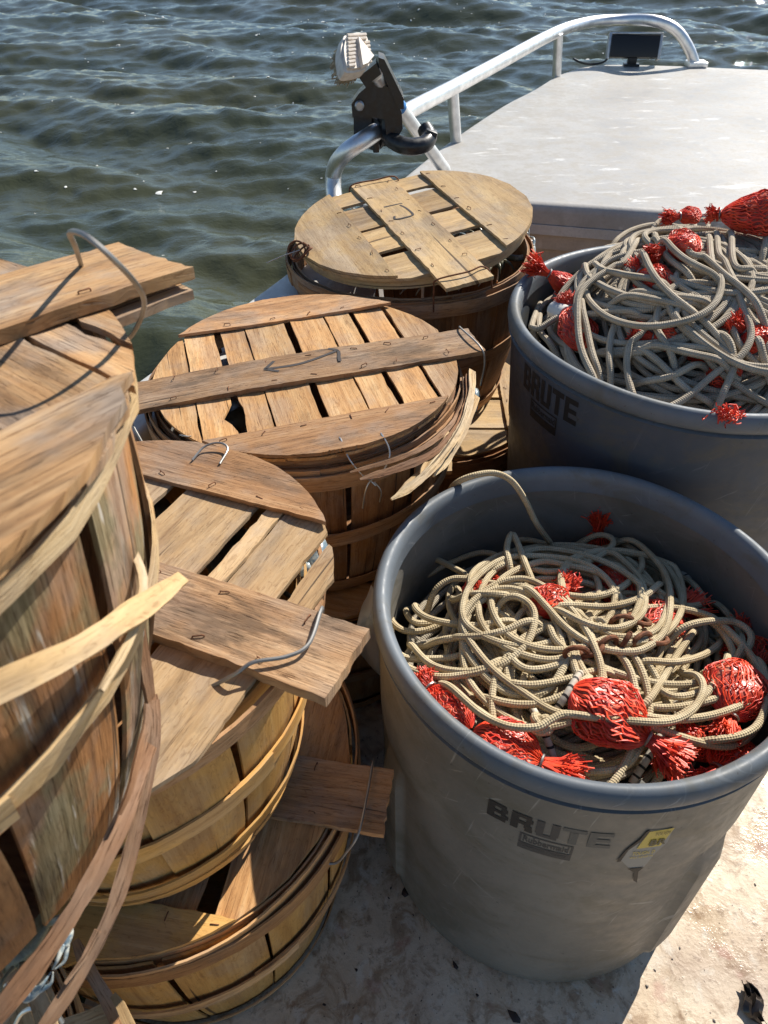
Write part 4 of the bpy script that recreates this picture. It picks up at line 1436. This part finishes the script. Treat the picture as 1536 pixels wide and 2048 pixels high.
def plank(w0, w1, Rl, lo, hi, along, z, th, rs, jag=.0018, rag=.0007, cup=.0012, notch=None, nw=6, ns=22, droop=0.0):
    w = np.linspace(w0, w1, nw)
    rows, uvs = [], []
    e0, e1 = rs.normal(0, jag, nw), rs.normal(0, jag, nw)
    p0, p1 = rs.uniform(0, 6), rs.uniform(0, 6)
    for j, ww in enumerate(w):
        ext = math.sqrt(max(Rl * Rl - ww * ww, 1e-6)) if Rl else 9
        a, b = max(lo, -ext) + abs(e0[j]) * (1 if lo > -ext else .5), min(hi, ext) - abs(e1[j]) * (1 if hi < ext else .5)
        if b < a + .004:
            b = a + .004
        s = np.linspace(a, b, ns)
        wv = np.full(ns, ww)
        if j in (0, nw - 1):
            sg = 1 if j == 0 else -1
            wv = wv + sg * np.abs(rs.normal(0, rag, ns)) + sg * .0003 * np.sin(s * 60 + p0)
        if notch and j in (0, 1, 2, nw - 1, nw - 2, nw - 3):
            side, c0, wd, dp = notch
            hit = (side < 0 and j < 3) or (side > 0 and j > nw - 4)
            if hit:
                f_ = 1 - (min(j, nw - 1 - j)) / 3.0
                wv = wv - side * dp * f_ * np.exp(-((s - c0) / wd) ** 2)
        q = (ww - (w0 + w1) / 2) / max(1e-6, (w1 - w0) / 2)
        zz = z + cup * .6 * (q * q - .4) + .0009 * np.sin(s * 17 + p0) + .0007 * q * np.sin(s * 11 + p1) - droop * s * s
        rows.append(np.stack([s, wv, zz], 1))
        uvs.append(np.stack([s, wv], 1))
    G = np.array(rows); U = np.array(uvs)                    # axis0 = across, axis1 = along
    if along == 'u':
        P = np.stack([G[..., 0], G[..., 1], G[..., 2]], 2).transpose(1, 0, 2)
        UV = U.transpose(1, 0, 2)
    else:
        P = np.stack([G[..., 1], G[..., 0], G[..., 2]], 2)
        UV = U
    N = np.zeros_like(P); N[..., 2] = 1
    return slab(P, th, UV, N)


def make_lid(par, Mpar, Mlid, Rl, planks, battens, handle, wp, wb, wh, rs, rag=.0007, jag=.0018, th=.0042, hth=.0085, pz=0.0, hoop=True, notch=None, straight=None, under=False, nst=13, keep=1.0):
    mb = MB()
    a = np.linspace(0, 2 * pi, 65)
    r = Rl - .010
    zt = pz - th - .0015
    G = np.array([[(r * math.cos(t), r * math.sin(t), zt - dz) for dz in (.018, .010, .0)] for t in a])
    N = np.array([[(math.cos(t), math.sin(t), 0)] * 3 for t in a])
    UV = np.array([[(t * r, dz) for dz in (.018, .010, 0)] for t in a])
    mb.add(*slab(G, .0035, UV, N))
    lid = mb.obj('lid', WD[wb], par, sharp=R(35))
    lid.matrix_basis = Mpar.inverted() @ Mlid
    for k, q in enumerate(planks):
        u0, u1 = q[:2]
        lo, hi = (q[2], q[3]) if len(q) > 2 else (-9, 9)
        mb = MB()
        mb.add(*plank(u0, u1, Rl, lo, hi, 'v', pz + rs.uniform(-.0008, .0008), th, rs, rag=rag, jag=jag, notch=notch.get(k) if notch else None))
        mb.obj('slat', WD[wp], lid, sharp=R(30))
    for v0, v1 in battens:
        mb = MB()
        mb.add(*plank(v0, v1, Rl * 1.004, -9, 9, 'u', pz + .0062, .0052, rs, rag=rag, jag=jag, nw=9, ns=40))
        mb.obj('batten', WD[wb], lid, sharp=R(30))
    u0, u1, v0, v1 = handle
    mb = MB(); mb.add(*plank(v0, v1, 0, u0, u1, 'u', pz + hth + .0008, hth, rs, jag=.0012, rag=.0009, nw=15, ns=48, droop=.05 if hth < .012 else 0))
    hd = mb.obj('handle_board', WD[wh], lid, sharp=R(30))
    if under:
        mb = MB(); mb.add(*plank(v0 - .002, v1 - .004, 0, u0, u1 + .002, 'u', pz - th - .003, .006, rs, jag=.003, nw=6, ns=30))
        mb.obj('under_board', WD[wh], lid, sharp=R(30))
    # rusty staples down both edges of the boards
    spots = []
    for u in np.linspace(-Rl * .86, Rl * .90, 7):
        spots += [(u + rs.uniform(-.012, .012), v0 + .012, pz + hth + .0008), (u + rs.uniform(-.012, .012), v1 - .012, pz + hth + .0008)]
    for b0, b1 in battens:
        vm = b1 if abs(b1) < abs(b0) else b0
        vm += .010 * (1 if vm > 0 else -1)
        e = math.sqrt(max(Rl ** 2 - vm ** 2, 0)) * .9
        for u in np.linspace(-e, e, 6):
            spots.append((u + rs.uniform(-.01, .01), vm, pz + .0064))
    for x, y, z in spots:
        if rs.random() > keep:
            continue
        o_ = bpy.data.objects.new('staple', staple_mesh())
        COL.objects.link(o_)
        o_.parent = lid
        o_.location = (x, y, z + rs.choice([0, 0, 0, 0, .0006, .0022]))
        o_.rotation_euler = (rs.normal(0, .06), rs.normal(0, .05), rs.uniform(-.5, .5) + (0 if rs.random() < .6 else 1.2))
        s_ = rs.uniform(.75, 1.15)
        o_.scale = (s_, s_, s_)
    return lid


def make_basket(label, c, n, h, rb, rt, ws, whp, rs, group='wooden crab baskets on the deck', nst=14, spin=0.0, hoops=((1.0, .034), (.52, .026), (.04, .028)), skip=(), missing=(), gap=0.0, torn=False, special=None):
    Mb = frame_matrix(c, n, spin)
    t = thing('crab_basket', label, 'basket', Mb, group)
    rad = lambda z: rb + (rt - rb) * (z / h) ** .85 + .010 * math.sin(pi * min(1, max(0, z / h)))
    zz = np.linspace(0, h, 11)
    mb = MB()
    a = np.arange(40) / 40 * 2 * pi
    mb.add([(0, 0, .012)] + [(rb * .99 * math.cos(q), rb * .99 * math.sin(q), .012) for q in a], [(0, 1 + i, 1 + (i + 1) % 40) for i in range(40)], [(0, 0)] + [(rb * math.cos(q), rb * math.sin(q)) for q in a])
    mb.obj('base', WD[ws], t)
    for k in range(nst):
        if k in missing:
            continue
        ac = (k + .5) / nst * 2 * pi + rs.normal(0, .012)
        top_w = 2 * pi / nst * (rs.uniform(.90, .975) - gap)
        bot_w = 2 * pi / nst * (rs.uniform(.94, 1.0) - gap * .6)
        hw = []
        UV = []
        zj = h + rs.uniform(-.006, .004)
        bow = rs.normal(0, .002)
        for j in np.linspace(-.5, .5, 5):
            row, ur = [], []
            for z in zz:
                z2 = z / h * zj
                w = bot_w + (top_w - bot_w) * z / h
                an = ac + j * w
                r = rad(z) - .0012 * (k % 2) + bow * math.sin(pi * z / h) - .003 * (2 * j) ** 2 * .25
                row.append((r * math.cos(an), r * math.sin(an), z2)); ur.append((z2, j * w * rt))
            hw.append(row); UV.append(ur)
        G = np.array(hw)
        N = G.copy(); N[..., 2] = 0; N /= np.linalg.norm(N, axis=2, keepdims=True)
        mb = MB(); mb.add(*slab(G, .0028, UV, N)); mb.obj('stave', WD[(special or {}).get(k, ws)], t, sharp=R(40))
    for hi_, (q, wd) in enumerate(hoops):
        if hi_ in skip:
            continue
        z0 = q * h - wd * .5 if q < 1 else h - wd + .004
        layers = ((.0048, 0), (-.0046, 0)) if q < 1 else ((.0052, 0), (.0092, .6), (-.0052, 0))
        if torn:
            layers = layers[:1]
        for off, tw in layers:
            if q < 1 and off < 0:
                continue
            st = rs.uniform(0, 6)
            aa = np.linspace(0, 2 * pi + .25, 76)
            row, N, UV = [], [], []
            wj = wd * (1 - .25 * (tw > 0))
            for ai in aa:
                o2 = off + .0015 * math.sin(2 * ai + st) + .001 * math.sin(5 * ai + st) + .0022 * (ai / (2 * pi))
                zc = z0 + .002 * math.sin(3 * ai + st)
                jr = rs.normal(0, .0015 if torn and gap else .0006, 3)
                row.append([((rad(min(h, zc + d)) + o2) * math.cos(ai + st), (rad(min(h, zc + d)) + o2) * math.sin(ai + st), zc + d + jr[i_]) for i_, d in enumerate((0, wj * .5, wj))])
                N.append([(math.cos(ai + st), math.sin(ai + st), 0)] * 3)
                UV.append([(ai * rt, d) for d in (0, wj * .5, wj)])
            mb = MB(); mb.add(*slab(np.array(row), .0024, UV, np.array(N))); mb.obj('hoop', WD[whp], t, sharp=R(40))
    return t, Mb, rad


def part_world(name, mb_, mat, par, Mp, sharp=R(40), smooth=True):
    o_ = mb_.obj(name, mat, par, sharp=sharp, smooth=smooth)
    o_.matrix_basis = Mp.inverted()
    return o_


def wire(par, Mp, pts, r=.0016, mat=None, name='wire'):
    mb_ = MB(); mb_.add(*tube(spline(np.array(pts, float), .004), r, 7))
    return part_world(name, mb_, mat or WIRE, par, Mp)


def lid_pt(Ml, u, v, z):
    q = Ml @ Vector((u, v, z))
    return np.array([q.x, q.y, q.z])


def on_lid(Ml, px, py, z):
    """where the sight line meets the lid plane raised by z"""
    d = ray(px, py); n_ = np.array([Ml[i][2] for i in range(3)]); c_ = np.array([Ml[i][3] for i in range(3)]) + n_ * z
    t_ = ((c_ - [0, 0, CAM_H]) @ n_) / (d @ n_)
    return np.array([0, 0, CAM_H]) + d * t_


def ink(lid, Ml, strokes, z, w=.0036):
    inv = Ml.inverted()
    mb_ = MB()
    for st in strokes:
        P = np.array([tuple(inv @ Vector(tuple(on_lid(Ml, x, y, z)))) for x, y in st])
        P[:, 2] = z
        P = spline(P, .006) if len(P) > 2 else np.array([P[0] + (P[1] - P[0]) * t for t in np.linspace(0, 1, 8)])
        mb_.add(*ribbon(P, w, .0003, (0, 0, 1), m=2))
    return mb_.obj('marker_line', INK, lid)


rs = np.random.default_rng(90)
BASKETS = {}
# -- A: lowest of the near stack
cA, RA = np.array([-.287, .506, .352]), .249
tA, MA, radA = make_basket('bright tan basket lowest in the near stack, lid half in shade', (cA[0], cA[1], .006), (0, 0, 1), .339, .200, .242, 'fresh', 'tan', rs)
MlA = frame_matrix(cA + [0, 0, .002], (0, 0, 1), -9.9)
lA = make_lid(tA, MA, MlA, RA - .012, [(-.235, -.12), (-.115, -.01), (.0, .114), (.134, .246)], [(.172, .246), (-.246, -.176)], (-.28, .296, -.066, .015), 'tan', 'fresh', 'brown', rs)
p_ = lambda u, v, z: lid_pt(MlA, u, v, z)
wire(tA, MA, [p_(.268, .022, .000), p_(.269, .018, .011), p_(.270, -.024, .0125), p_(.268, -.071, .010), p_(.256, -.084, -.012), p_(.244, -.090, -.03), p_(.226, -.092, -.030)], .0016)
# -- B: middle of the near stack
cB, RB = np.array([-.283, .478, .676]), .236
nB = (-.03, .012, 1)
tB, MB_, radB = make_basket('bright tan basket in mid stack, its grey lid board wired at the end', (cB[0] + .004, cB[1] - .002, .376), nB, .292, .158, .208, 'fresh', 'fresh', rs, spin=11, hoops=((1.0, .020), (.57, .026), (.20, .026), (.04, .024)), torn=True)
MlB = frame_matrix(cB, (-.049, .024, 1), -25.9)
lB = make_lid(tB, MB_, MlB, RB, [(-.225, -.130), (-.124, -.020, .0, 9), (-.120, -.012, -9, .0), (.0, .090, .0, 9), (-.004, .104, -9, .0), (.101, .122, .0, 9), (.1235, .177, .0, 9), (.112, .2095, -9, .0), (.186, .214, -.02, .14)], [(.160, .234), ], (-.27, .276, -.026, .050), 'tan2', 'brown', 'grey', rs, hth=.0115,
              )
p_ = lambda u, v, z: lid_pt(MlB, u, v, z)
wire(tB, MB_, [p_(.222, .058, -.012), p_(.228, .055, .010), p_(.232, .046, .0165), p_(.240, .012, .0160), p_(.230, -.006, .0160), p_(.208, -.022, .0165), p_(.198, -.034, .011), p_(.176, -.045, -.004), p_(.165, -.040, -.012)], .00175)
wire(tB, MB_, [p_(-.020, .200, .0075), p_(-.018, .222, .012), p_(-.004, .232, .014), p_(.010, .228, .012), p_(.014, .205, .0075)], .0013)
# -- C: topmost of the near stack
cC, RC = np.array([-.352, .270, 1.0]), .236
nC = (.022, .042, 1)
tC, MC, radC = make_basket('weathered basket topmost in the near stack, hoops torn and staves mossy', (cC[0] - .006, cC[1] - .011, .722), nC, .268, .184, .226, 'umber', 'pale', rs, spin=-7, nst=15, hoops=((1.0, .012), (.62, .016)), gap=.11, torn=True, special={14: 'moss', 0: 'moss', 13: 'umber'})
MlC = frame_matrix(cC, nC, 52.1)
lC = make_lid(tC, MC, MlC, RC, [(-.225, -.125), (-.120, -.012), (-.004, .112), (.114, .172), (.1735, .200), (.203, .236)], [(-.240, -.153), (.085, .236)], (-.29, .290, -.072, .004), 'worn', 'worn', 'worn', rs, rag=.0016, jag=.005, hth=.008, under=True, keep=.4)
p_ = lambda u, v, z: lid_pt(MlC, u, v, z)
wl = [at(170, 560, .975), at(160, 522, 1.002), at(150, 492, 1.03), at(140, 466, 1.05), at(165, 468, 1.055), at(196, 490, 1.052), at(228, 520, 1.045), at(262, 555, 1.033), at(284, 587, 1.018), at(288, 612, 1.0), at(281, 640, .978), at(262, 672, .955), at(240, 690, .94)]
wire(tC, MC, wl, .0015)
# torn hoops and splints of the topmost basket
def splint(par, Mp, pts, width, mat, nv=(0.2, -.75, .65), th=.0028, fray=0.0, name='splint'):
    P = spline(np.array(pts, float), .008)
    w = np.full(len(P), width) * (1 + .10 * np.sin(np.arange(len(P)) * .7) + .05 * RNG.standard_normal(len(P)))
    if fray:
        k_ = min(4, len(P))
        w[-k_:] *= np.linspace(1, fray, k_)
    mb_ = MB(); mb_.add(*ribbon(P, w, th, nv, m=4))
    return part_world(name, mb_, WD[mat], par, Mp, R(35))

splint(tC, MC, [at(-60, 1405, .955), at(0, 1372, .952), at(60, 1345, .948), at(170, 1290, .935), at(250, 1235, .920), at(310, 1195, .905), at(367, 1152, .888)], .0115, 'khaki', (.1, -.72, .7), .003, .75)
splint(tC, MC, [at(262, 1090, .905), at(286, 1150, .906), at(282, 1210, .908), at(255, 1290, .910), at(205, 1380, .912)], .0055, 'pale', (.7, -.5, .5), .002, .4)
splint(tC, MC, [at(300, 1390, .78), at(304, 1455, .775), at(285, 1530, .775), at(250, 1630, .775), at(190, 1750, .77), at(110, 1880, .765), at(20, 2000, .76), at(-50, 2075, .755)], .0100, 'reddish', (.3, -.6, .75), .0028)
splint(tC, MC, [at(306, 1400, .782), at(306, 1480, .775), at(292, 1570, .765), at(262, 1700, .755), at(225, 1820, .745), at(170, 1930, .735), at(105, 2030, .73), at(60, 2090, .725)], .0080, 'reddish', (.2, -.5, .85), .0028, .6)
splint(tC, MC, [at(196, 1862, .742), at(160, 1930, .736), at(130, 1968, .738)], .0045, 'reddish', (.2, -.5, .85), .002, .3)
splint(tC, MC, [at(298, 1400, .781), at(296, 1450, .785), at(282, 1500, .79), at(262, 1580, .79), at(240, 1630, .785)], .0050, 'reddish', (.8, -.3, .5), .002, .4)
splint(tC, MC, [at(252, 1000, .93), at(258, 1100, .90), at(280, 1250, .855), at(304, 1400, .80)], .0085, 'reddish', (.9, -.3, .2), .0025)
# -- D: middle basket by the side deck
cD, RD = np.array([-.113, .989, .615]), .228
tD, MD, radD = make_basket('basket with an arrow drawn on its lid board and split hoops', (cD[0] - .004, cD[1] + .006, .318), (0, 0, 1), .272, .188, .232, 'dark', 'brown', rs, spin=5)
MlD = frame_matrix(cD, (-.003, -.017, 1), 15.8)
lD = make_lid(tD, MD, MlD, RD, [(-.226, -.172), (-.170, -.122), (-.112, -.0735), (-.072, -.008), (.002, .0585), (.060, .102), (.110, .160), (.166, .224)], [(.144, .227), (-.227, -.150)], (-.27, .270, -.052, .026), 'tan', 'brown', 'grey', rs, hth=.0075,
              notch={1: (1, -.10, .020, .016), 2: (-1, -.095, .02, .004)})
ink(lD, MlD, [[(530, 738), (600, 727), (668, 703), (676, 700)], [(528, 738), (558, 742)], [(530, 738), (548, 722)], [(656, 697), (676, 701), (678, 716), (680, 722)]], .0094, .0050)
p_ = lambda u, v, z: lid_pt(MlD, u, v, z)
wire(tD, MD, [p_(.262, -.058, -.05), p_(.266, -.056, -.01), p_(.262, -.046, .0105), p_(.255, .016, .0108), p_(.258, .032, .004), p_(.262, .036, -.02)], .0015)
for u0 in (.030,):                                             # twisted tie through lid and hoop at the front
    e0, e1 = p_(u0 - .028, -.205, .008), p_(u0 + .026, -.212, .008)
    mid = p_(u0 + .002, -.238, -.045)
    wire(tD, MD, [p_(u0 - .029, -.196, -.004), e0, p_(u0 - .024, -.232, -.006), p_(u0 - .010, -.240, -.030), mid, p_(u0 + .008, -.242, -.052)], .0011, WIREB)
    wire(tD, MD, [p_(u0 + .027, -.204, -.004), e1, p_(u0 + .030, -.236, -.006), p_(u0 + .018, -.242, -.030), mid, p_(u0 - .006, -.242, -.056), p_(u0 - .012, -.244, -.085)], .0011, WIREB)
    wire(tD, MD, [p_(u0 + .006, -.243, -.044), p_(u0 + .014, -.246, -.060), p_(u0 + .012, -.244, -.080)], .0009, WIREB)
wire(tD, MD, [p_(-.185, -.130, .001), p_(-.190, -.142, .010), p_(-.198, -.136, .010), p_(-.196, -.128, .002)], .0011)
wire(tD, MD, [p_(-.262, -.055, -.01), p_(-.256, -.075, -.02), p_(-.24, -.11, -.05), p_(-.215, -.14, -.065), p_(-.19, -.155, -.06)], .0016)
for k, (q, w_, mt) in enumerate(([[(945, 740), (943, 790), (925, 850), (890, 905), (850, 950), (805, 985), (783, 998)], .011, 'pale'], [[(938, 750), (936, 800), (914, 856), (868, 905), (800, 935), (720, 958)], .010, 'reddish'],
                          [[(930, 755), (928, 800), (902, 850), (850, 893), (790, 918), (700, 944)], .007, 'reddish'], [[(905, 870), (880, 912), (860, 930), (840, 960)], .016, 'pale'], [[(955, 792), (930, 860), (895, 920), (868, 952)], .009, 'pale'],
                          [[(860, 930), (820, 962), (790, 992)], .006, 'pale'])):
    z_ = .606 - .004 * k
    splint(tD, MD, [at(x, y, z_) for x, y in q], w_, mt, (.35, -.55, .75), .0026, .25)
# -- G: below D
tG, MG, radG = make_basket('dark basket standing on the deck under the five-slat basket', (-.105, .985, .006), (0, 0, 1), .268, .185, .228, 'dark', 'dark', rs, spin=20)
MlG = frame_matrix((-.105, .985, .296), (0, 0, 1), 70)
make_lid(tG, MG, MlG, .222, [(-.21, -.11), (-.10, .0), (.01, .105), (.115, .21)], [(.13, .222), (-.222, -.13)], (-.27, .27, -.036, .036), 'tan', 'tan', 'tan', rs)
# -- E: far basket
cE, RE = np.array([.063, 1.441, .668]), .228
nE = (-.101, -.065, 1)
tE, ME, radE = make_basket('dark basket furthest from the viewer, its khaki lid lettered and lifted over the rim', (.066, 1.452, .320), (-.02, -.01, 1), .290, .188, .236, 'dark', 'brown', rs, spin=3)
MlE = frame_matrix(cE, nE, 108.8)
lE = make_lid(tE, ME, MlE, RE, [(-.212, -.112), (-.092, .001), (.014, .119), (.138, .206)], [(.104, .226), (-.226, -.099)], (-.286, .228, -.036, .051), 'khaki', 'khaki', 'khaki', rs, hth=.0065, th=.005)
ink(lE, MlE, [[(768, 414), (796, 408), (822, 404)], [(800, 410), (812, 416), (826, 428), (820, 432), (792, 438), (789, 432)]], .0078, .0042)
p_ = lambda u, v, z: lid_pt(MlE, u, v, z)
wire(tE, ME, [p_(-.245, .060, -.055), p_(-.250, .058, -.01), p_(-.256, .054, .0085), p_(-.262, .0, .0105), p_(-.255, -.028, .009), p_(-.262, -.040, -.002), p_(-.265, -.042, -.03)], .0015, RUST)
wire(tE, ME, [p_(.210, .056, -.03), p_(.214, .054, .0085), p_(.212, .0, .0095), p_(.202, -.044, .0085), p_(.20, -.05, -.03)], .0015, RUST)
lp_ = at(600, 500, .655)
for k in range(4):
    a = np.linspace(0, 2 * pi, 9) + k
    wire(tE, ME, [lp_ + np.array([.016 * math.cos(q) + .004 * k - .006, .010 * math.sin(q), .013 * math.sin(q + .6 * k) - .003 * k]) for q in a], .0018, RUST)
wire(tE, ME, [lp_, lp_ + [-.03, -.01, -.006], lp_ + [-.062, -.012, -.018]], .0008, WIREB)
# -- F: lit lid beyond, under E
tF, MF, radF = make_basket('sunlit basket lid low on the deck between the far bin and the stacks', (.105, 1.385, .006), (0, 0, 1), .288, .188, .226, 'dark', 'dark', rs, spin=8)
MlF = frame_matrix((.105, 1.385, .306), (0, 0, 1), 88.2)
make_lid(tF, MF, MlF, .226, [(-.214, -.126), (-.116, -.012), (.0, .11), (.12, .22)], [(.155, .226), (-.226, -.155)], (-.27, .27, -.036, .036), 'khaki', 'khaki', 'khaki', rs)
# -- I: the basket at the corner, below the overhang of C
tI, MI, radI = make_basket('broken basket at the corner of the deck in front of the near stack', (-.50, .10, .10), (0, 0, 1), .270, .188, .226, 'tan', 'pale', rs, spin=12)
MlI = frame_matrix((-.50, .10, .385), (0, 0, 1), 20)
make_lid(tI, MI, MlI, .226, [(-.214, -.126), (-.116, -.012), (.0, .11), (.12, .22)], [(.155, .226), (-.226, -.155)], (-.27, .27, -.036, .036), 'pale', 'pale', 'pale', rs)
for q, w_, mt, z_ in (([(60, 2100), (30, 2000), (20, 1930), (10, 1870)], .014, 'pale', .52), ([(110, 2100), (80, 2010), (50, 1930)], .012, 'pale', .55), ([(250, 2080), (225, 2020), (170, 1925), (150, 1880)], .012, 'brown', .40), ([(262, 2060), (240, 2010), (225, 1990)], .010, 'pale', .42),
                      ([(-20, 2050), (40, 1985), (30, 1955)], .016, 'pale', .53), ([(0, 1900), (20, 1960), (70, 2060)], .010, 'tan', .50)):
    splint(tI, MI, [at(x, y, z_) for x, y in q], w_, mt, (.2, -.4, .9), .0026, .5)
wire(tI, MI, [at(30, 2050, .53), at(45, 2025, .54), at(75, 2015, .545), at(108, 2022, .54), at(125, 2045, .53)], .0018, WIREB)
wire(tI, MI, [at(-10, 1995, .53), at(15, 1968, .545), at(28, 1990, .54)], .0018, WIREB)

# ------------------------------------------------------------------ crabs in the baskets
SHELL = NT('crab_shell')
_p = SHELL.ob()
_n = SHELL.noise(SHELL.sv(_p, (55, 55, 55)), 1, 4, .6)
_sx = SHELL.n('ShaderNodeSeparateXYZ'); SHELL.l(_p, _sx.inputs[0])
_far = SHELL.step(SHELL.math('ABSOLUTE', _sx.outputs[1]), .032, .055)
_c = SHELL.mix(SHELL.step(_n, .35, .7), (.10, .095, .055), (.21, .195, .12))
_c = SHELL.mix(_far, _c, SHELL.mix(SHELL.step(_n, .4, .6), (.13, .19, .23), (.50, .52, .47)))
SHELL.col(_c); SHELL.set(Roughness=.28); SHELL.bump(_n, .2, .002)
SHELL = SHELL.m


def crab_mesh():
    mb_ = MB()
    na, nl = 28, 9
    v = []
    for i in range(nl + 1):
        t_ = -1 + 2 * i / nl
        for j in range(na):
            a = j / na * 2 * pi
            rx = .066 * (1 + .22 * max(0, abs(math.cos(a)) - .93) / .07)
            ry = .036 * (1 + .04 * math.cos(9 * a))
            k = math.sqrt(max(0, 1 - t_ * t_)) ** .8
            v.append((rx * k * math.cos(a), ry * k * math.sin(a), .017 * t_))
    f = [(i * na + j, i * na + (j + 1) % na, (i + 1) * na + (j + 1) % na, (i + 1) * na + j) for i in range(nl) for j in range(na)]
    mb_.add(v, f)
    for s in (-1, 1):
        # claw: arm, wrist, palm and the two fingers
        mb_.add(*tube(spline([(s * .040, .025, 0), (s * .062, .050, .004), (s * .068, .068, .006)], .004), .0085, 8))
        mb_.add(*tube(spline([(s * .068, .066, .006), (s * .060, .086, .008), (s * .040, .100, .008)], .003), [.0075 + .0045 * math.sin(q) for q in np.linspace(0, pi, len(spline([(s * .068, .066, .006), (s * .060, .086, .008), (s * .040, .100, .008)], .003)))], 9))
        for dz, ln in ((.004, 1.0), (-.004, .92)):
            P = spline([(s * .044, .098, .008 + dz), (s * .022, .110, .008 + dz * 2.2), (s * .002, .106, .008 + dz * .6)], .003)
            mb_.add(*tube(P, np.linspace(.0062, .0012, len(P)), 7))
        for k in range(4):
            y = .012 - .014 * k
            P = spline([(s * .045, y, 0), (s * .082, y * 1.6 - .006 * k, .014), (s * (.105 - .006 * k), y * 2.4 - .012 * k, -.004), (s * (.112 - .008 * k), y * 2.7 - .016 * k, -.020)], .005)
            mb_.add(*tube(P, np.linspace(.0052, .0016, len(P)), 6))
    return mb_.mesh('crab', True, None)


CRAB = crab_mesh()
CRAB.materials.append(SHELL)


def crab(label, p, rot, s=1.0, group='crabs packed in the baskets'):
    o_ = bpy.data.objects.new('crab', CRAB)
    COL.objects.link(o_)
    o_.location = tuple(map(float, p)); o_.rotation_euler = rot; o_.scale = (s, s, s)
    return tag(o_, label, 'crab', group)


crab('olive crab shell showing through the gap beside the topmost basket', at(292, 1030, .635), (.3, .1, 2.2), .95)
crab('crab with a blue claw in the second gap of the middle lid', at(470, 1120, .625), (.1, .2, -.9), .85)
crab('crab with claws stretched out past the split hoops of the five-slat basket', at(850, 812, .540), (.15, .2, -2.2), .75)
crab('crab in shadow under the front edge of the five-slat lid', at(770, 850, .545), (-.1, -.1, -1.9), .75)
crab('crab hidden under the lid tie of the five-slat basket', at(650, 880, .55), (.1, .1, -2.8), .75)
crab('crab pressed below the lifted rim of the far lettered lid', at(985, 500, .585), (.2, .3, -1.3), .75)
crab('crab with a blue claw hanging out beneath the mossy staves', at(60, 1868, .66), (.2, .5, -2.2), .34)
crab('crab in the far lettered basket under its long gap', at(740, 440, .60), (0, .2, .6), .8)
crab('crab at the front of the far basket by the wired board', at(900, 540, .57), (.2, .2, -2.0), .7)
crab('crab filling the basket beneath the arrow board near the notch', at(480, 830, .565), (.1, .1, .9), .85)

# ------------------------------------------------------------------ small things on the deck
mb = MB()
rs = np.random.default_rng(14)
for k in range(300):
    x, y = rs.uniform(-.1, .95), rs.uniform(.12, 1.2)
    r = rs.uniform(.0008, .0026) if rs.random() < .93 else rs.uniform(.003, .006)
    a = np.arange(6) / 6 * 2 * pi + rs.uniform(0, 1)
    rr = r * rs.uniform(.5, 1.3, 6)
    th_ = rs.uniform(0, pi); el = rs.uniform(1, 2.6)
    q = np.stack([rr * np.cos(a) * el, rr * np.sin(a)], 1)
    q = np.stack([q[:, 0] * math.cos(th_) - q[:, 1] * math.sin(th_), q[:, 0] * math.sin(th_) + q[:, 1] * math.cos(th_)], 1)
    mb.add([(x, y, r * .7)] + [(x + i, y + j, 0.0006) for i, j in q], [(0, 1 + i, 1 + (i + 1) % 6) for i in range(6)])
DEB = simple('dark_scraps', (.035, .022, .017), .5)
o = mb.obj('debris', DEB); o['kind'] = 'stuff'
mb = MB()
c = at(1505, 2008, .004)
G = []
for i in range(9):
    row = []
    for j in range(6):
        s_, w_ = i / 8 - .5, j / 5 - .5
        wd = .017 * (1 - (2 * s_) ** 2 * .55)
        row.append(c + np.array([w_ * wd * 1.5 + .004 * math.sin(7 * s_), s_ * .048 + .003 * math.sin(9 * w_), .004 + .004 * math.sin(11 * w_ + 5 * s_) + .003 * math.cos(13 * s_)]))
    G.append(row)
mb.add(*slab(np.array(G), .0012, np.zeros((9, 6, 2))))
WEED = simple('wet_weed', (.028, .022, .018), .12)
tag(mb.obj('seaweed_scrap', WEED), 'dark wet scrap of seaweed lying on the sunlit deck', 'seaweed')
# limp clear plastic bag wedged between the baskets and the grey bin
BAGM = NT('clear_bag'); BAGM.col((.62, .61, .57)); BAGM.set(Roughness=.3); BAGM.b.inputs['Transmission Weight'].default_value = .45; BAGM = BAGM.m
G = []
tl_, tr_, bl_, br_ = at(742, 1170, .43), at(770, 1230, .43), at(690, 1290, .27), at(768, 1350, .25)
for i in range(16):
    row = []
    for j in range(12):
        u_, v_ = j / 11, i / 15
        q = (tl_ * (1 - u_) + tr_ * u_) * (1 - v_) + (bl_ * (1 - u_) + br_ * u_) * v_
        row.append(q + np.array([0, -.008 * math.sin(7 * u_ + 3 * v_) - .005 * math.sin(13 * v_ - 5 * u_), .005 * math.sin(9 * u_ + 8 * v_)]))
    G.append(row)
mb = MB(); mb.add(*slab(np.array(G), .0008, np.zeros((16, 12, 2))))
tag(mb.obj('plastic_bag', BAGM), 'limp clear plastic bag wedged between the stacks and the grey bin', 'bag')
